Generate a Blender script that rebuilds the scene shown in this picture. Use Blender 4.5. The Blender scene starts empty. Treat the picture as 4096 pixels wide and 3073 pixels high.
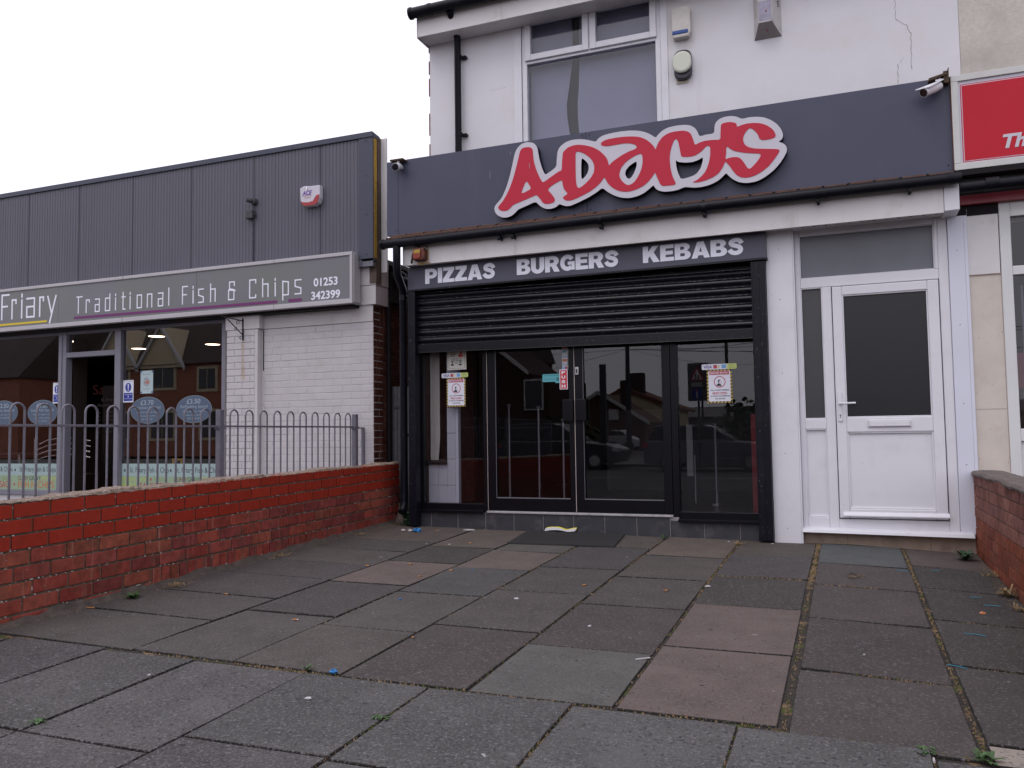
import bpy, bmesh, math, random
from mathutils import Vector, Matrix
random.seed(7)
R = math.radians
C = bpy.context.scene.collection
SC = bpy.context.scene

# ------------------------------------------------------------------ camera
CAMZ, CAMY = 0.95, -7.739
yaw, pit, rol = -0.3793589, 0.0597916, 0.0137265
fw = Vector((math.sin(yaw)*math.cos(pit), math.cos(yaw)*math.cos(pit), math.sin(pit)))
rt = Vector((math.cos(yaw), -math.sin(yaw), 0))
up = rt.cross(fw)
r2 = math.cos(rol)*rt - math.sin(rol)*up
u2 = math.sin(rol)*rt + math.cos(rol)*up
cam = bpy.data.cameras.new('camera'); camo = bpy.data.objects.new('camera', cam); C.objects.link(camo)
M4 = Matrix((r2, u2, -fw)).transposed().to_4x4(); M4.translation = Vector((0, CAMY, CAMZ))
camo.matrix_world = M4
cam.sensor_width = 36; cam.lens = 36*3338.107/4096; cam.clip_start = 0.05; cam.clip_end = 2000
SC.camera = camo

# ------------------------------------------------------------------ world, sun, exposure
SUN_EL, SUN_AZ = R(58), R(200)
w = bpy.data.worlds.new('World'); SC.world = w; w.use_nodes = True
nt = w.node_tree; nt.nodes.clear()
def N(t, typ, **k):
    n = t.nodes.new(typ)
    for a, b in k.items(): setattr(n, a, b)
    return n
sky = N(nt, 'ShaderNodeTexSky', sky_type='NISHITA', sun_disc=False)
sky.sun_elevation = SUN_EL; sky.sun_rotation = SUN_AZ; sky.air_density = 1.2; sky.dust_density = 6
hs = N(nt, 'ShaderNodeHueSaturation'); hs.inputs['Saturation'].default_value = 0.10
mx = N(nt, 'ShaderNodeMixRGB'); mx.inputs[0].default_value = 0.80
mx.inputs[2].default_value = (14.8, 14.45, 16.3, 1)
bg = N(nt, 'ShaderNodeBackground'); bg.inputs[1].default_value = 0.095
wo = N(nt, 'ShaderNodeOutputWorld')
nt.links.new(sky.outputs[0], hs.inputs['Color']); nt.links.new(hs.outputs[0], mx.inputs[1])
nt.links.new(mx.outputs[0], bg.inputs[0]); nt.links.new(bg.outputs[0], wo.inputs[0])
sl = bpy.data.lights.new('sun', 'SUN'); sl.energy = 0.55; sl.angle = R(25); sl.color = (1, .97, .97)
so = bpy.data.objects.new('sun', sl); C.objects.link(so)
sd = Vector((math.sin(SUN_AZ)*math.cos(SUN_EL), math.cos(SUN_AZ)*math.cos(SUN_EL), math.sin(SUN_EL)))
so.rotation_euler = sd.to_track_quat('Z', 'Y').to_euler(); so.location = (0, -6, 12)
vs = SC.view_settings; vs.view_transform = 'Standard'; vs.look = 'None'; vs.exposure = 0.0; vs.gamma = 1
SC.cycles.max_bounces = 8; SC.cycles.transparent_max_bounces = 16; SC.cycles.use_denoising = True
SC.cycles.caustics_reflective = False; SC.cycles.caustics_refractive = False

# ------------------------------------------------------------------ materials
MATS = {}
def mat(name, col, rough=.6, var=.0, vscale=6, bump=0., bscale=120, metal=0., spec=.5, spots=None, attr=False, gum=None, grime=None, emit=None, bdist=.002, streak=None):
    """procedural material; world-space Position drives the noise"""
    if name in MATS: return MATS[name]
    m = bpy.data.materials.new(name); m.use_nodes = True; t = m.node_tree; t.nodes.clear()
    o = N(t, 'ShaderNodeOutputMaterial'); b = N(t, 'ShaderNodeBsdfPrincipled'); t.links.new(b.outputs[0], o.inputs[0])
    b.inputs['Roughness'].default_value = rough; b.inputs['Metallic'].default_value = metal
    b.inputs['Specular IOR Level'].default_value = spec
    g = N(t, 'ShaderNodeNewGeometry'); L = t.links.new
    def noise(s, det=4, ro=.55, vec=None):
        n = N(t, 'ShaderNodeTexNoise'); n.inputs['Scale'].default_value = s; n.inputs['Detail'].default_value = det
        n.inputs['Roughness'].default_value = ro; L(vec or g.outputs['Position'], n.inputs['Vector']); return n
    def mix(a, bcol, fac, mode='MIX'):
        x = N(t, 'ShaderNodeMixRGB', blend_type=mode)
        if isinstance(fac, float): x.inputs[0].default_value = fac
        else: L(fac, x.inputs[0])
        for i, c in ((1, a), (2, bcol)):
            if isinstance(c, tuple): x.inputs[i].default_value = (*c[:3], 1)
            else: L(c, x.inputs[i])
        return x.outputs[0]
    def ramp(src, lo, hi):
        r = N(t, 'ShaderNodeMapRange'); r.inputs[1].default_value = lo; r.inputs[2].default_value = hi; r.clamp = True
        L(src, r.inputs[0]); return r.outputs[0]
    c = tuple(col)
    if attr:
        a = N(t, 'ShaderNodeVertexColor'); a.layer_name = 'tint'; c = a.outputs[0]
    if var:
        n = noise(vscale); f = ramp(n.outputs[0], .3, .7)
        dk = N(t, 'ShaderNodeMapRange'); dk.inputs[3].default_value = 1-var; dk.inputs[4].default_value = 1+var; L(f, dk.inputs[0])
        cc = N(t, 'ShaderNodeCombineXYZ')
        for i in range(3): L(dk.outputs[0], cc.inputs[i])
        c = mix(c, cc.outputs[0], 1.0, 'MULTIPLY')
    if grime:                                   # (colour, scale, lo, hi)
        n = noise(grime[1], 6, .65); c = mix(c, grime[0], ramp(n.outputs[0], grime[2], grime[3]))
    if streak:                                  # vertical streaks (colour, scale, lo, hi)
        mp = N(t, 'ShaderNodeMapping'); mp.inputs['Scale'].default_value = (1, 1, .06); L(g.outputs['Position'], mp.inputs[0])
        n = noise(streak[1], 4, .6, mp.outputs[0]); c = mix(c, streak[0], ramp(n.outputs[0], streak[2], streak[3]))
    if spots:
        for (sc_, sscale, lo, hi) in spots:
            n = noise(sscale, 2, .5); c = mix(c, sc_, ramp(n.outputs[0], lo, hi))
    if gum:
        for (gc, gs, gr, off) in gum:
            mp = N(t, 'ShaderNodeMapping'); mp.inputs['Location'].default_value = off; L(g.outputs['Position'], mp.inputs[0])
            nz = noise(22, 2); vm = N(t, 'ShaderNodeMixRGB'); vm.inputs[0].default_value = .012; L(mp.outputs[0], vm.inputs[1]); L(nz.outputs['Color'], vm.inputs[2])
            vo = N(t, 'ShaderNodeTexVoronoi'); vo.inputs['Scale'].default_value = gs; L(vm.outputs[0], vo.inputs['Vector'])
            c = mix(c, gc, ramp(vo.outputs['Distance'], gr, gr*.55))
    if isinstance(c, tuple): b.inputs['Base Color'].default_value = (*c[:3], 1)
    else: L(c, b.inputs['Base Color'])
    if bump:
        n = noise(bscale, 5, .6); bp = N(t, 'ShaderNodeBump'); bp.inputs['Strength'].default_value = bump; bp.inputs['Distance'].default_value = bdist
        L(n.outputs[0], bp.inputs['Height']); L(bp.outputs[0], b.inputs['Normal'])
    if emit: b.inputs['Emission Color'].default_value = (*emit[0], 1); b.inputs['Emission Strength'].default_value = emit[1]
    MATS[name] = m; return m
def glass(name, tint=(1, 1, 1), ior=1.52, rough=0., boost=1.9):
    if name in MATS: return MATS[name]
    m = bpy.data.materials.new(name); m.use_nodes = True; t = m.node_tree; t.nodes.clear()
    o = N(t, 'ShaderNodeOutputMaterial'); mi = N(t, 'ShaderNodeMixShader'); tr = N(t, 'ShaderNodeBsdfTransparent'); gl = N(t, 'ShaderNodeBsdfGlossy')
    fr = N(t, 'ShaderNodeFresnel'); fr.inputs[0].default_value = ior
    mu = N(t, 'ShaderNodeMath', operation='MULTIPLY'); mu.inputs[1].default_value = boost; mu.use_clamp = True
    tr.inputs[0].default_value = (*tint, 1); gl.inputs['Roughness'].default_value = rough
    ge = N(t, 'ShaderNodeNewGeometry'); iv = N(t, 'ShaderNodeMath', operation='SUBTRACT'); iv.inputs[0].default_value = 1; t.links.new(ge.outputs['Backfacing'], iv.inputs[1])
    m2 = N(t, 'ShaderNodeMath', operation='MULTIPLY'); t.links.new(fr.outputs[0], m2.inputs[0]); t.links.new(iv.outputs[0], m2.inputs[1]); t.links.new(m2.outputs[0], mu.inputs[0])
    t.links.new(mu.outputs[0], mi.inputs[0]); t.links.new(tr.outputs[0], mi.inputs[1]); t.links.new(gl.outputs[0], mi.inputs[2]); t.links.new(mi.outputs[0], o.inputs[0])
    MATS[name] = m; return m

# ------------------------------------------------------------------ object helpers
BASE = {}
class MB:
    def __init__(s): s.v = []; s.f = []; s.c = []; s.cur = None; s.smooth = []
        # c = tint per face
    def face(s, pts, sm=False):
        i = len(s.v); s.v += [tuple(p) for p in pts]; s.f.append(tuple(range(i, i+len(pts)))); s.c.append(s.cur); s.smooth.append(sm); return s
    def idx(s, vs, fs, sm=False):
        i = len(s.v); s.v += [tuple(p) for p in vs]
        for f in fs: s.f.append(tuple(i+k for k in f)); s.c.append(s.cur); s.smooth.append(sm)
        return s
    def box(s, x0, x1, y0, y1, z0, z1):
        V = [(x, y, z) for z in (z0, z1) for (x, y) in ((x0, y0), (x1, y0), (x1, y1), (x0, y1))]
        return s.idx(V, [(3, 2, 1, 0), (4, 5, 6, 7), (0, 1, 5, 4), (1, 2, 6, 5), (2, 3, 7, 6), (3, 0, 4, 7)])
    def hexa(s, V):    # 4 bottom ccw from above, 4 top
        return s.idx(V, [(3, 2, 1, 0), (4, 5, 6, 7), (0, 1, 5, 4), (1, 2, 6, 5), (2, 3, 7, 6), (3, 0, 4, 7)])
    def prism(s, xz, y0, y1):   # xz polygon ccw seen from the front (-y)
        n = len(xz); V = [(x, y0, z) for x, z in xz]+[(x, y1, z) for x, z in xz]
        return s.idx(V, [tuple(range(n)), tuple(range(2*n-1, n-1, -1))]+[((i+1) % n, i, n+i, n+(i+1) % n) for i in range(n)])
    def prismx(s, yz, x0, x1):
        n = len(yz); V = [(x0, y, z) for y, z in yz]+[(x1, y, z) for y, z in yz]
        return s.idx(V, [tuple(range(n)), tuple(range(2*n-1, n-1, -1))]+[((i+1) % n, i, n+i, n+(i+1) % n) for i in range(n)])
    def frame(s, x0, x1, z0, z1, w, y0, y1, wt=None, wb=None):
        wt = wt or w; wb = wb or w
        s.box(x0, x0+w, y0, y1, z0, z1); s.box(x1-w, x1, y0, y1, z0, z1)
        s.box(x0+w, x1-w, y0, y1, z1-wt, z1); s.box(x0+w, x1-w, y0, y1, z0, z0+wb); return s
    def tube(s, pts, r, n=8, cap=True):
        pts = [Vector(p) for p in pts]; rings = []
        rr = r if isinstance(r, (list, tuple)) else [r]*len(pts)
        ref = None
        for i, p in enumerate(pts):
            d = (pts[min(i+1, len(pts)-1)]-pts[max(i-1, 0)]).normalized()
            if ref is None:
                ref = Vector((0, 0, 1)) if abs(d.z) < .9 else Vector((1, 0, 0))
            a = (ref-d*ref.dot(d))
            if a.length < 1e-4: a = d.orthogonal()
            a.normalize(); ref = a; b = d.cross(a)
            rings.append([p+rr[i]*(math.cos(2*math.pi*k/n)*a+math.sin(2*math.pi*k/n)*b) for k in range(n)])
        V = [q for ring in rings for q in ring]; F = []
        for i in range(len(pts)-1):
            for k in range(n):
                F.append((i*n+k, i*n+(k+1) % n, (i+1)*n+(k+1) % n, (i+1)*n+k))
        s.idx(V, F, True)
        if cap:
            s.face(list(reversed(rings[0]))); s.face(rings[-1])
        return s
    def ellip(s, c, rx, ry, rz, nu=12, nv=8):
        V = []; F = []
        for i in range(nv+1):
            th = math.pi*i/nv
            for k in range(nu):
                ph = 2*math.pi*k/nu
                V.append((c[0]+rx*math.sin(th)*math.cos(ph), c[1]+ry*math.sin(th)*math.sin(ph), c[2]+rz*math.cos(th)))
        for i in range(nv):
            for k in range(nu): F.append((i*nu+k, (i+1)*nu+k, (i+1)*nu+(k+1) % nu, i*nu+(k+1) % nu))
        return s.idx(V, F, True)
    def disc(s, cx, cz, rx, rz, y0, y1, n=28):
        return s.prism([(cx+rx*math.cos(2*math.pi*k/n), cz+rz*math.sin(2*math.pi*k/n)) for k in range(n)], y0, y1)
    def rrect(s, x0, x1, z0, z1, r, y0, y1, n=5):
        P = []
        for cx, cz, a in ((x1-r, z0+r, -90), (x1-r, z1-r, 0), (x0+r, z1-r, 90), (x0+r, z0+r, 180)):
            for k in range(n+1):
                t = R(a+90*k/n); P.append((cx+r*math.cos(t), cz+r*math.sin(t)))
        return s.prism(P, y0, y1)
def base(o):
    return BASE.get(o.name, Vector((0, 0, 0)))
def settag(o, label, cat, group=None, kind=None):
    if label: o['label'] = label
    if cat: o['category'] = cat
    if group: o['group'] = group
    if kind: o['kind'] = kind
    return o
def thing(name, label, cat, loc, group=None):
    o = bpy.data.objects.new(name, None); C.objects.link(o); o.location = loc; BASE[o.name] = Vector(loc)
    o.empty_display_size = .1
    return settag(o, label, cat, group)
def mesh_from(mb, name):
    me = bpy.data.meshes.new(name); me.from_pydata(mb.v, [], mb.f)
    if any(c is not None for c in mb.c):
        ca = me.color_attributes.new('tint', 'FLOAT_COLOR', 'CORNER')
        for p in me.polygons:
            c = mb.c[p.index] or (.5, .5, .5)
            for li in p.loop_indices: ca.data[li].color = (c[0], c[1], c[2], 1)
    for p, sm in zip(me.polygons, mb.smooth): p.use_smooth = sm
    me.validate(); me.update(); return me
def link(name, me, m, parent=None, loc=None, bevel=0, label=None):
    """me holds WORLD coordinates; shift to the parent's base or to loc"""
    b = base(parent) if parent else Vector(loc or (0, 0, 0))
    if b.length > 0: me.transform(Matrix.Translation(-b))
    if m: me.materials.clear(); me.materials.append(m)
    o = bpy.data.objects.new(name, me); C.objects.link(o)
    if parent: o.parent = parent; BASE[o.name] = b.copy()
    else: o.location = b; BASE[o.name] = b.copy()
    if bevel:
        md = o.modifiers.new('bevel', 'BEVEL'); md.width = bevel; md.segments = 2; md.limit_method = 'ANGLE'; md.angle_limit = R(40)
    if label: o['label'] = label
    return o
def part(name, mb, m, parent, bevel=0, label=None): return link(name, mesh_from(mb, name), m, parent, None, bevel, label)
def parts_each(name, mb, m, parent, bevel=0):
    """one part per connected piece of mb"""
    me = mesh_from(mb, name); n = len(me.vertices); par = list(range(n))
    def fd(a):
        while par[a] != a: par[a] = par[par[a]]; a = par[a]
        return a
    for e in me.edges: par[fd(e.vertices[0])] = fd(e.vertices[1])
    grp = {}
    for f, c, sm in zip(mb.f, mb.c, mb.smooth): grp.setdefault(fd(f[0]), []).append((f, c, sm))
    for fs in grp.values():
        k = MB()
        for f, c, sm in fs: k.cur = c; k.face([mb.v[i] for i in f], sm)
        me2 = mesh_from(k, name); bm = bmesh.new(); bm.from_mesh(me2); bmesh.ops.remove_doubles(bm, verts=bm.verts, dist=1e-6); bm.to_mesh(me2); bm.free(); link(name, me2, m, parent, None, bevel)
def solo(name, mb, m, label, cat, loc, group=None, bevel=0): return settag(link(name, mesh_from(mb, name), m, None, loc, bevel), label, cat, group)
def struct(name, mb, m): return settag(link(name, mesh_from(mb, name), m), None, None, None, 'structure')
def dup(o, parent=None, loc=None, label=None):
    c = o.copy(); C.objects.link(c)
    if parent: c.parent = parent
    if loc is not None: c.location = loc
    if label: c['label'] = label
    for ch in list(o.children): dup(ch, c)
    return c
# ---- lettering
def text_mesh(s, x0, x1, z0, z1, y, bold=0., ext=.002, keep=False, shear=0., vert=None):
    cu = bpy.data.curves.new('t', 'FONT'); cu.body = s; cu.size = 1; cu.offset = bold; cu.extrude = .5; cu.shear = shear; cu.resolution_u = 4
    o = bpy.data.objects.new('t', cu); C.objects.link(o)
    dg = bpy.context.evaluated_depsgraph_get(); me = bpy.data.meshes.new_from_object(o.evaluated_get(dg))
    bpy.data.objects.remove(o); bpy.data.curves.remove(cu)
    xs = [v.co.x for v in me.vertices]; ys = [v.co.y for v in me.vertices]
    a, b, c, d = min(xs), max(xs), min(ys), max(ys); sx = (x1-x0)/(b-a); sz = (z1-z0)/(d-c)
    for v in me.vertices:
        X, Y, Zz = v.co
        v.co = (x0+(X-a)*sx, y-ext*(Zz+.5), z0+(Y-c)*sz)
    me.update(); return me
def text(name, s, x0, x1, z0, z1, y, m, parent, bold=0., ext=.002, shear=0.):
    return link(name, text_mesh(s, x0, x1, z0, z1, y, bold, ext, shear=shear), m, parent)
def poly_curve_mesh(polys, y0, y1):
    cu = bpy.data.curves.new('p', 'CURVE'); cu.dimensions = '2D'; cu.fill_mode = 'BOTH'; cu.extrude = .5
    for P in polys:
        # chaikin smoothing
        Q = P
        for _ in range(2):
            n = len(Q); T = []
            for i in range(n):
                a, b = Q[i], Q[(i+1) % n]
                T += [(a[0]*.8+b[0]*.2, a[1]*.8+b[1]*.2), (a[0]*.2+b[0]*.8, a[1]*.2+b[1]*.8)]
            Q = T
        sp = cu.splines.new('POLY'); sp.points.add(len(Q)-1); sp.use_cyclic_u = True
        for p, q in zip(sp.points, Q): p.co = (q[0], q[1], 0, 1)
    o = bpy.data.objects.new('p', cu); C.objects.link(o)
    dg = bpy.context.evaluated_depsgraph_get(); me = bpy.data.meshes.new_from_object(o.evaluated_get(dg))
    bpy.data.objects.remove(o); bpy.data.curves.remove(cu)
    for v in me.vertices:
        X, Y, Zz = v.co; v.co = (X, y0 if Zz > 0 else y1, Y)
    me.update(); return me
# thin squared glyphs: unit cell width 1, x-height .76, cap 1
GL = {
'F': [[(0, 0), (0, 1), (1, 1)], [(0, .52), (.8, .52)]],
'T': [[(0, 1), (1, 1)], [(.3, 1), (.3, 0)]],
'r': [[(0, 0), (0, .76), (.75, .76), (.75, .62)]],
'i': [[(0, 0), (0, .72)], [(0, .86), (0, .96)]],
'a': [[(0, .76), (1, .76), (1, 0), (0, 0), (0, .42), (1, .42)]],
'd': [[(1, 1), (1, 0), (0, 0), (0, .76), (1, .76)]],
't': [[(.2, 1), (.2, 0), (.8, 0)], [(-.1, .74), (.8, .74)]],
'o': [[(0, 0), (0, .76), (1, .76), (1, 0), (0, 0)]],
'n': [[(0, 0), (0, .76), (1, .76), (1, 0)]],
'l': [[(0, 0), (0, 1)]],
's': [[(1, .76), (0, .76), (0, .42), (1, .3), (1, 0), (0, 0)]],
'h': [[(0, 0), (0, 1)], [(0, .7), (1, .7), (1, 0)]],
'&': [[(.95, .8), (.95, 1), (.15, 1), (.15, .62), (.9, .55), (.9, 0), (0, 0), (0, .55), (1.1, .5)]],
'C': [[(1, .82), (1, 1), (0, 1), (0, 0), (1, 0), (1, .14)]],
'p': [[(0, -.26), (0, .76), (1, .7), (1, 0), (0, 0)]],
'y': [[(0, .76), (.55, .05)], [(1.1, .76), (.3, -.3)]],
'S': [[(1, .86), (1, 1), (0, 1), (0, .55), (1, .45), (1, 0), (0, 0), (0, .14)]],
'.': [[(0, 0), (0, .06)]]}
def glyph(mb, ch, x, z, w_, h, th, y, e=.001):
    for si, st in enumerate(GL[ch]):
        P = [Vector((x+a*w_, z+b*h)) for a, b in st]
        for i in range(len(P)-1):
            a, b = P[i], P[i+1]; d = (b-a)
            if d.length < 1e-6: continue
            d.normalize(); n = Vector((-d.y, d.x))*th/2; a2 = a-d*th/2; b2 = b+d*th/2
            q = [a2-n, b2-n, b2+n, a2+n]; k = (si*7+i)*.00012
            if (q[1]-q[0]).cross(q[3]-q[0]) < 0: q = q[::-1]
            mb.prism([(p.x, p.y) for p in q], y-e-k, y-k*.5)

def arc(cx, cz, rx, rz, a0, a1, n=8): return [(cx+rx*math.cos(R(a0+(a1-a0)*k/n)), cz+rz*math.sin(R(a0+(a1-a0)*k/n))) for k in range(n+1)]
def ribbon(P, t):
    P = [Vector(p) for p in P]
    for _ in range(2):
        Q = [P[0]]
        for a, b in zip(P, P[1:]): Q += [a*.75+b*.25, a*.25+b*.75]
        P = Q+[P[-1]]
    Lf, Rt = [], []
    for i, p in enumerate(P):
        d = (P[min(i+1, len(P)-1)]-P[max(i-1, 0)]).normalized(); n = Vector((-d.y, d.x))*t/2; Lf.append((p+n)[:]); Rt.append((p-n)[:])
    return Lf+Rt[::-1]
HV = {
'P': (.84, [[(0, 0), (.30, 0), (.30, .34)]+arc(.50, .67, .34, .33, -90, 90)+[(0, 1)], [(.30, .56)]+arc(.46, .67, .10, .11, -90, 90, 6)+[(.30, .78)]]),
'B': (.87, [[(0, 0)]+arc(.53, .28, .34, .28, -90, 62)+arc(.50, .76, .32, .24, -58, 90)+[(0, 1)], [(.30, .20)]+arc(.47, .295, .09, .095, -90, 90, 6)+[(.30, .39)], [(.30, .60)]+arc(.44, .695, .09, .095, -90, 90, 6)+[(.30, .79)]]),
'R': (.90, [[(0, 0), (.30, 0), (.30, .35), (.40, .35), (.57, 0), (.91, 0), (.70, .42)]+arc(.51, .69, .35, .31, -45, 90)+[(0, 1)], [(.30, .56)]+arc(.46, .67, .10, .11, -90, 90, 6)+[(.30, .78)]]),
'I': (.30, [[(0, 0), (.30, 0), (.30, 1), (0, 1)]]),
'Z': (.80, [[(0, 0), (.80, 0), (.80, .23), (.40, .23), (.79, .79), (.79, 1), (.03, 1), (.03, .77), (.40, .77), (0, .21)]]),
'A': (.98, [[(0, 0), (.31, 0), (.36, .17), (.62, .17), (.67, 0), (.98, 0), (.66, 1), (.32, 1)], [(.42, .38), (.56, .38), (.49, .68)]]),
'E': (.76, [[(0, 0), (.76, 0), (.76, .23), (.30, .23), (.30, .39), (.70, .39), (.70, .61), (.30, .61), (.30, .77), (.75, .77), (.75, 1), (0, 1)]]),
'K': (.93, [[(0, 0), (.30, 0), (.30, .26), (.39, .38), (.58, 0), (.94, 0), (.61, .61), (.90, 1), (.54, 1), (.30, .64), (.30, 1), (0, 1)]]),
'U': (.84, [[(0, 1)]+arc(.42, .36, .42, .38, 180, 360, 12)+[(.84, 1), (.54, 1)]+arc(.42, .38, .12, .15, 360, 180, 8)+[(.30, 1)]]),
'S': (.82, [ribbon([(.72, .66), (.64, .82), (.52, .885), (.38, .885), (.22, .83), (.155, .73), (.20, .62), (.34, .565), (.48, .52), (.63, .44), (.68, .31), (.62, .17), (.48, .115), (.34, .115), (.18, .17), (.085, .33)], .25)]),
'G': (.90, [ribbon(arc(.45, .5, .325, .385, 32, 318, 14), .26)]),
}
def heavy_word(word, x0, x1, z0, z1, y):
    tot = sum(HV[c][0] for c in word)+.045*(len(word)-1); sx = (x1-x0)/tot; h = z1-z0; x = x0; out = []
    for i, c in enumerate(word):
        w_, polys = HV[c]; cu = bpy.data.curves.new('p', 'CURVE'); cu.dimensions = '2D'; cu.fill_mode = 'BOTH'; cu.extrude = .5
        for P in polys:
            sp = cu.splines.new('POLY'); sp.points.add(len(P)-1); sp.use_cyclic_u = True
            for p, q in zip(sp.points, P): p.co = (x+q[0]*sx, z0+q[1]*h, 0, 1)
        if c == 'G':
            P = [(.46, .36), (.62, .36), (.62, .06), (.88, .06), (.88, .54), (.46, .54)]
            me2 = MB().prism([(x+a*sx, z0+b*h) for a, b in [(.47, .36), (.89, .36), (.89, .56), (.47, .56)]], y-.0024, y-.0006).prism([(x+a*sx, z0+b*h) for a, b in [(.70, .04), (.89, .04), (.89, .36), (.70, .36)]], y-.0024, y-.0006); out.append(mesh_from(me2, 'g'))
        o = bpy.data.objects.new('p', cu); C.objects.link(o); dg = bpy.context.evaluated_depsgraph_get(); me = bpy.data.meshes.new_from_object(o.evaluated_get(dg)); bpy.data.objects.remove(o)
        for v in me.vertices: X, Y, Zz = v.co; v.co = (X, y-.002 if Zz > 0 else y, Y)
        out.append(me); x += (w_+.045)*sx
    bm = bmesh.new()
    for m_ in out: bm.from_mesh(m_)
    me = bpy.data.meshes.new('lettering'); bm.to_mesh(me); bm.free(); return me
LOGO_RED=[(-3.13,3.192),(-3.114,3.216),(-3.077,3.249),(-3.034,3.312),(-2.997,3.381),(-2.966,3.456),(-2.935,3.549),(-2.906,3.653),(-2.884,3.735),(-2.86,3.757),(-2.812,3.761),(-2.771,3.752),(-2.753,3.728),(-2.751,3.688),(-2.743,3.608),(-2.721,3.526),(-2.693,3.455),(-2.659,3.392),(-2.647,3.389),(-2.612,3.406),(-2.524,3.456),(-2.484,3.475),(-2.458,3.48),(-2.454,3.563),(-2.443,3.656),(-2.426,3.67),(-2.394,3.696),(-2.337,3.71),(-2.28,3.708),(-2.207,3.69),(-2.141,3.663),(-2.08,3.622),(-2.026,3.565),(-2,3.518),(-1.99,3.462),(-1.96,3.494),(-1.916,3.52),(-1.85,3.554),(-1.785,3.577),(-1.736,3.587),(-1.721,3.598),(-1.72,3.614),(-1.74,3.633),(-1.783,3.65),(-1.837,3.658),(-1.902,3.656),(-1.973,3.653),(-2.017,3.655),(-2.056,3.668),(-2.067,3.685),(-2.052,3.703),(-2.011,3.718),(-1.928,3.723),(-1.836,3.721),(-1.749,3.711),(-1.685,3.695),(-1.633,3.666),(-1.591,3.628),(-1.56,3.589),(-1.543,3.554),(-1.531,3.59),(-1.507,3.634),(-1.469,3.671),(-1.422,3.693),(-1.359,3.7),(-1.287,3.697),(-1.246,3.683),(-1.221,3.661),(-1.207,3.627),(-1.195,3.589),(-1.188,3.556),(-1.176,3.549),(-1.142,3.565),(-1.091,3.574),(-1.026,3.572),(-0.956,3.562),(-0.954,3.627),(-0.949,3.696),(-0.935,3.709),(-0.905,3.714),(-0.865,3.712),(-0.831,3.702),(-0.812,3.688),(-0.81,3.657),(-0.773,3.669),(-0.719,3.676),(-0.661,3.673),(-0.604,3.66),(-0.556,3.636),(-0.515,3.602),(-0.492,3.568),(-0.481,3.531),(-0.489,3.517),(-0.522,3.507),(-0.575,3.505),(-0.608,3.513),(-0.622,3.529),(-0.631,3.563),(-0.654,3.597),(-0.677,3.621),(-0.699,3.631),(-0.716,3.622),(-0.741,3.595),(-0.759,3.557),(-0.76,3.521),(-0.747,3.488),(-0.716,3.461),(-0.668,3.442),(-0.592,3.428),(-0.482,3.411),(-0.452,3.401),(-0.46,3.377),(-0.504,3.317),(-0.558,3.259),(-0.617,3.221),(-0.675,3.196),(-0.739,3.188),(-0.787,3.197),(-0.825,3.223),(-0.853,3.262),(-0.886,3.318),(-0.919,3.361),(-0.925,3.346),(-0.941,3.315),(-0.972,3.267),(-1.018,3.237),(-1.078,3.214),(-1.144,3.202),(-1.195,3.203),(-1.217,3.208),(-1.169,3.225),(-1.127,3.257),(-1.091,3.299),(-1.064,3.368),(-1.05,3.433),(-1.048,3.5),(-1.053,3.516),(-1.068,3.526),(-1.088,3.518),(-1.129,3.48),(-1.181,3.451),(-1.232,3.445),(-1.308,3.455),(-1.315,3.485),(-1.324,3.55),(-1.338,3.615),(-1.353,3.63),(-1.371,3.62),(-1.393,3.57),(-1.411,3.509),(-1.417,3.446),(-1.411,3.366),(-1.395,3.285),(-1.361,3.21),(-1.392,3.203),(-1.46,3.205),(-1.496,3.211),(-1.511,3.231),(-1.536,3.293),(-1.553,3.345),(-1.578,3.309),(-1.621,3.261),(-1.675,3.225),(-1.75,3.2),(-1.826,3.193),(-1.896,3.209),(-1.955,3.244),(-2.003,3.293),(-2.027,3.34),(-2.035,3.362),(-2.076,3.31),(-2.132,3.268),(-2.188,3.237),(-2.273,3.204),(-2.347,3.179),(-2.398,3.176),(-2.432,3.187),(-2.451,3.208),(-2.443,3.224),(-2.414,3.237),(-2.403,3.249),(-2.413,3.264),(-2.436,3.289),(-2.449,3.33),(-2.457,3.389),(-2.515,3.366),(-2.573,3.34),(-2.599,3.315),(-2.597,3.298),(-2.568,3.267),(-2.54,3.224),(-2.531,3.196),(-2.547,3.178),(-2.587,3.169),(-2.634,3.173),(-2.66,3.191),(-2.679,3.224),(-2.714,3.268),(-2.731,3.27),(-2.82,3.244),(-2.904,3.22),(-2.97,3.202),(-2.994,3.177),(-3.024,3.155),(-3.067,3.151),(-3.109,3.164)]
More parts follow.
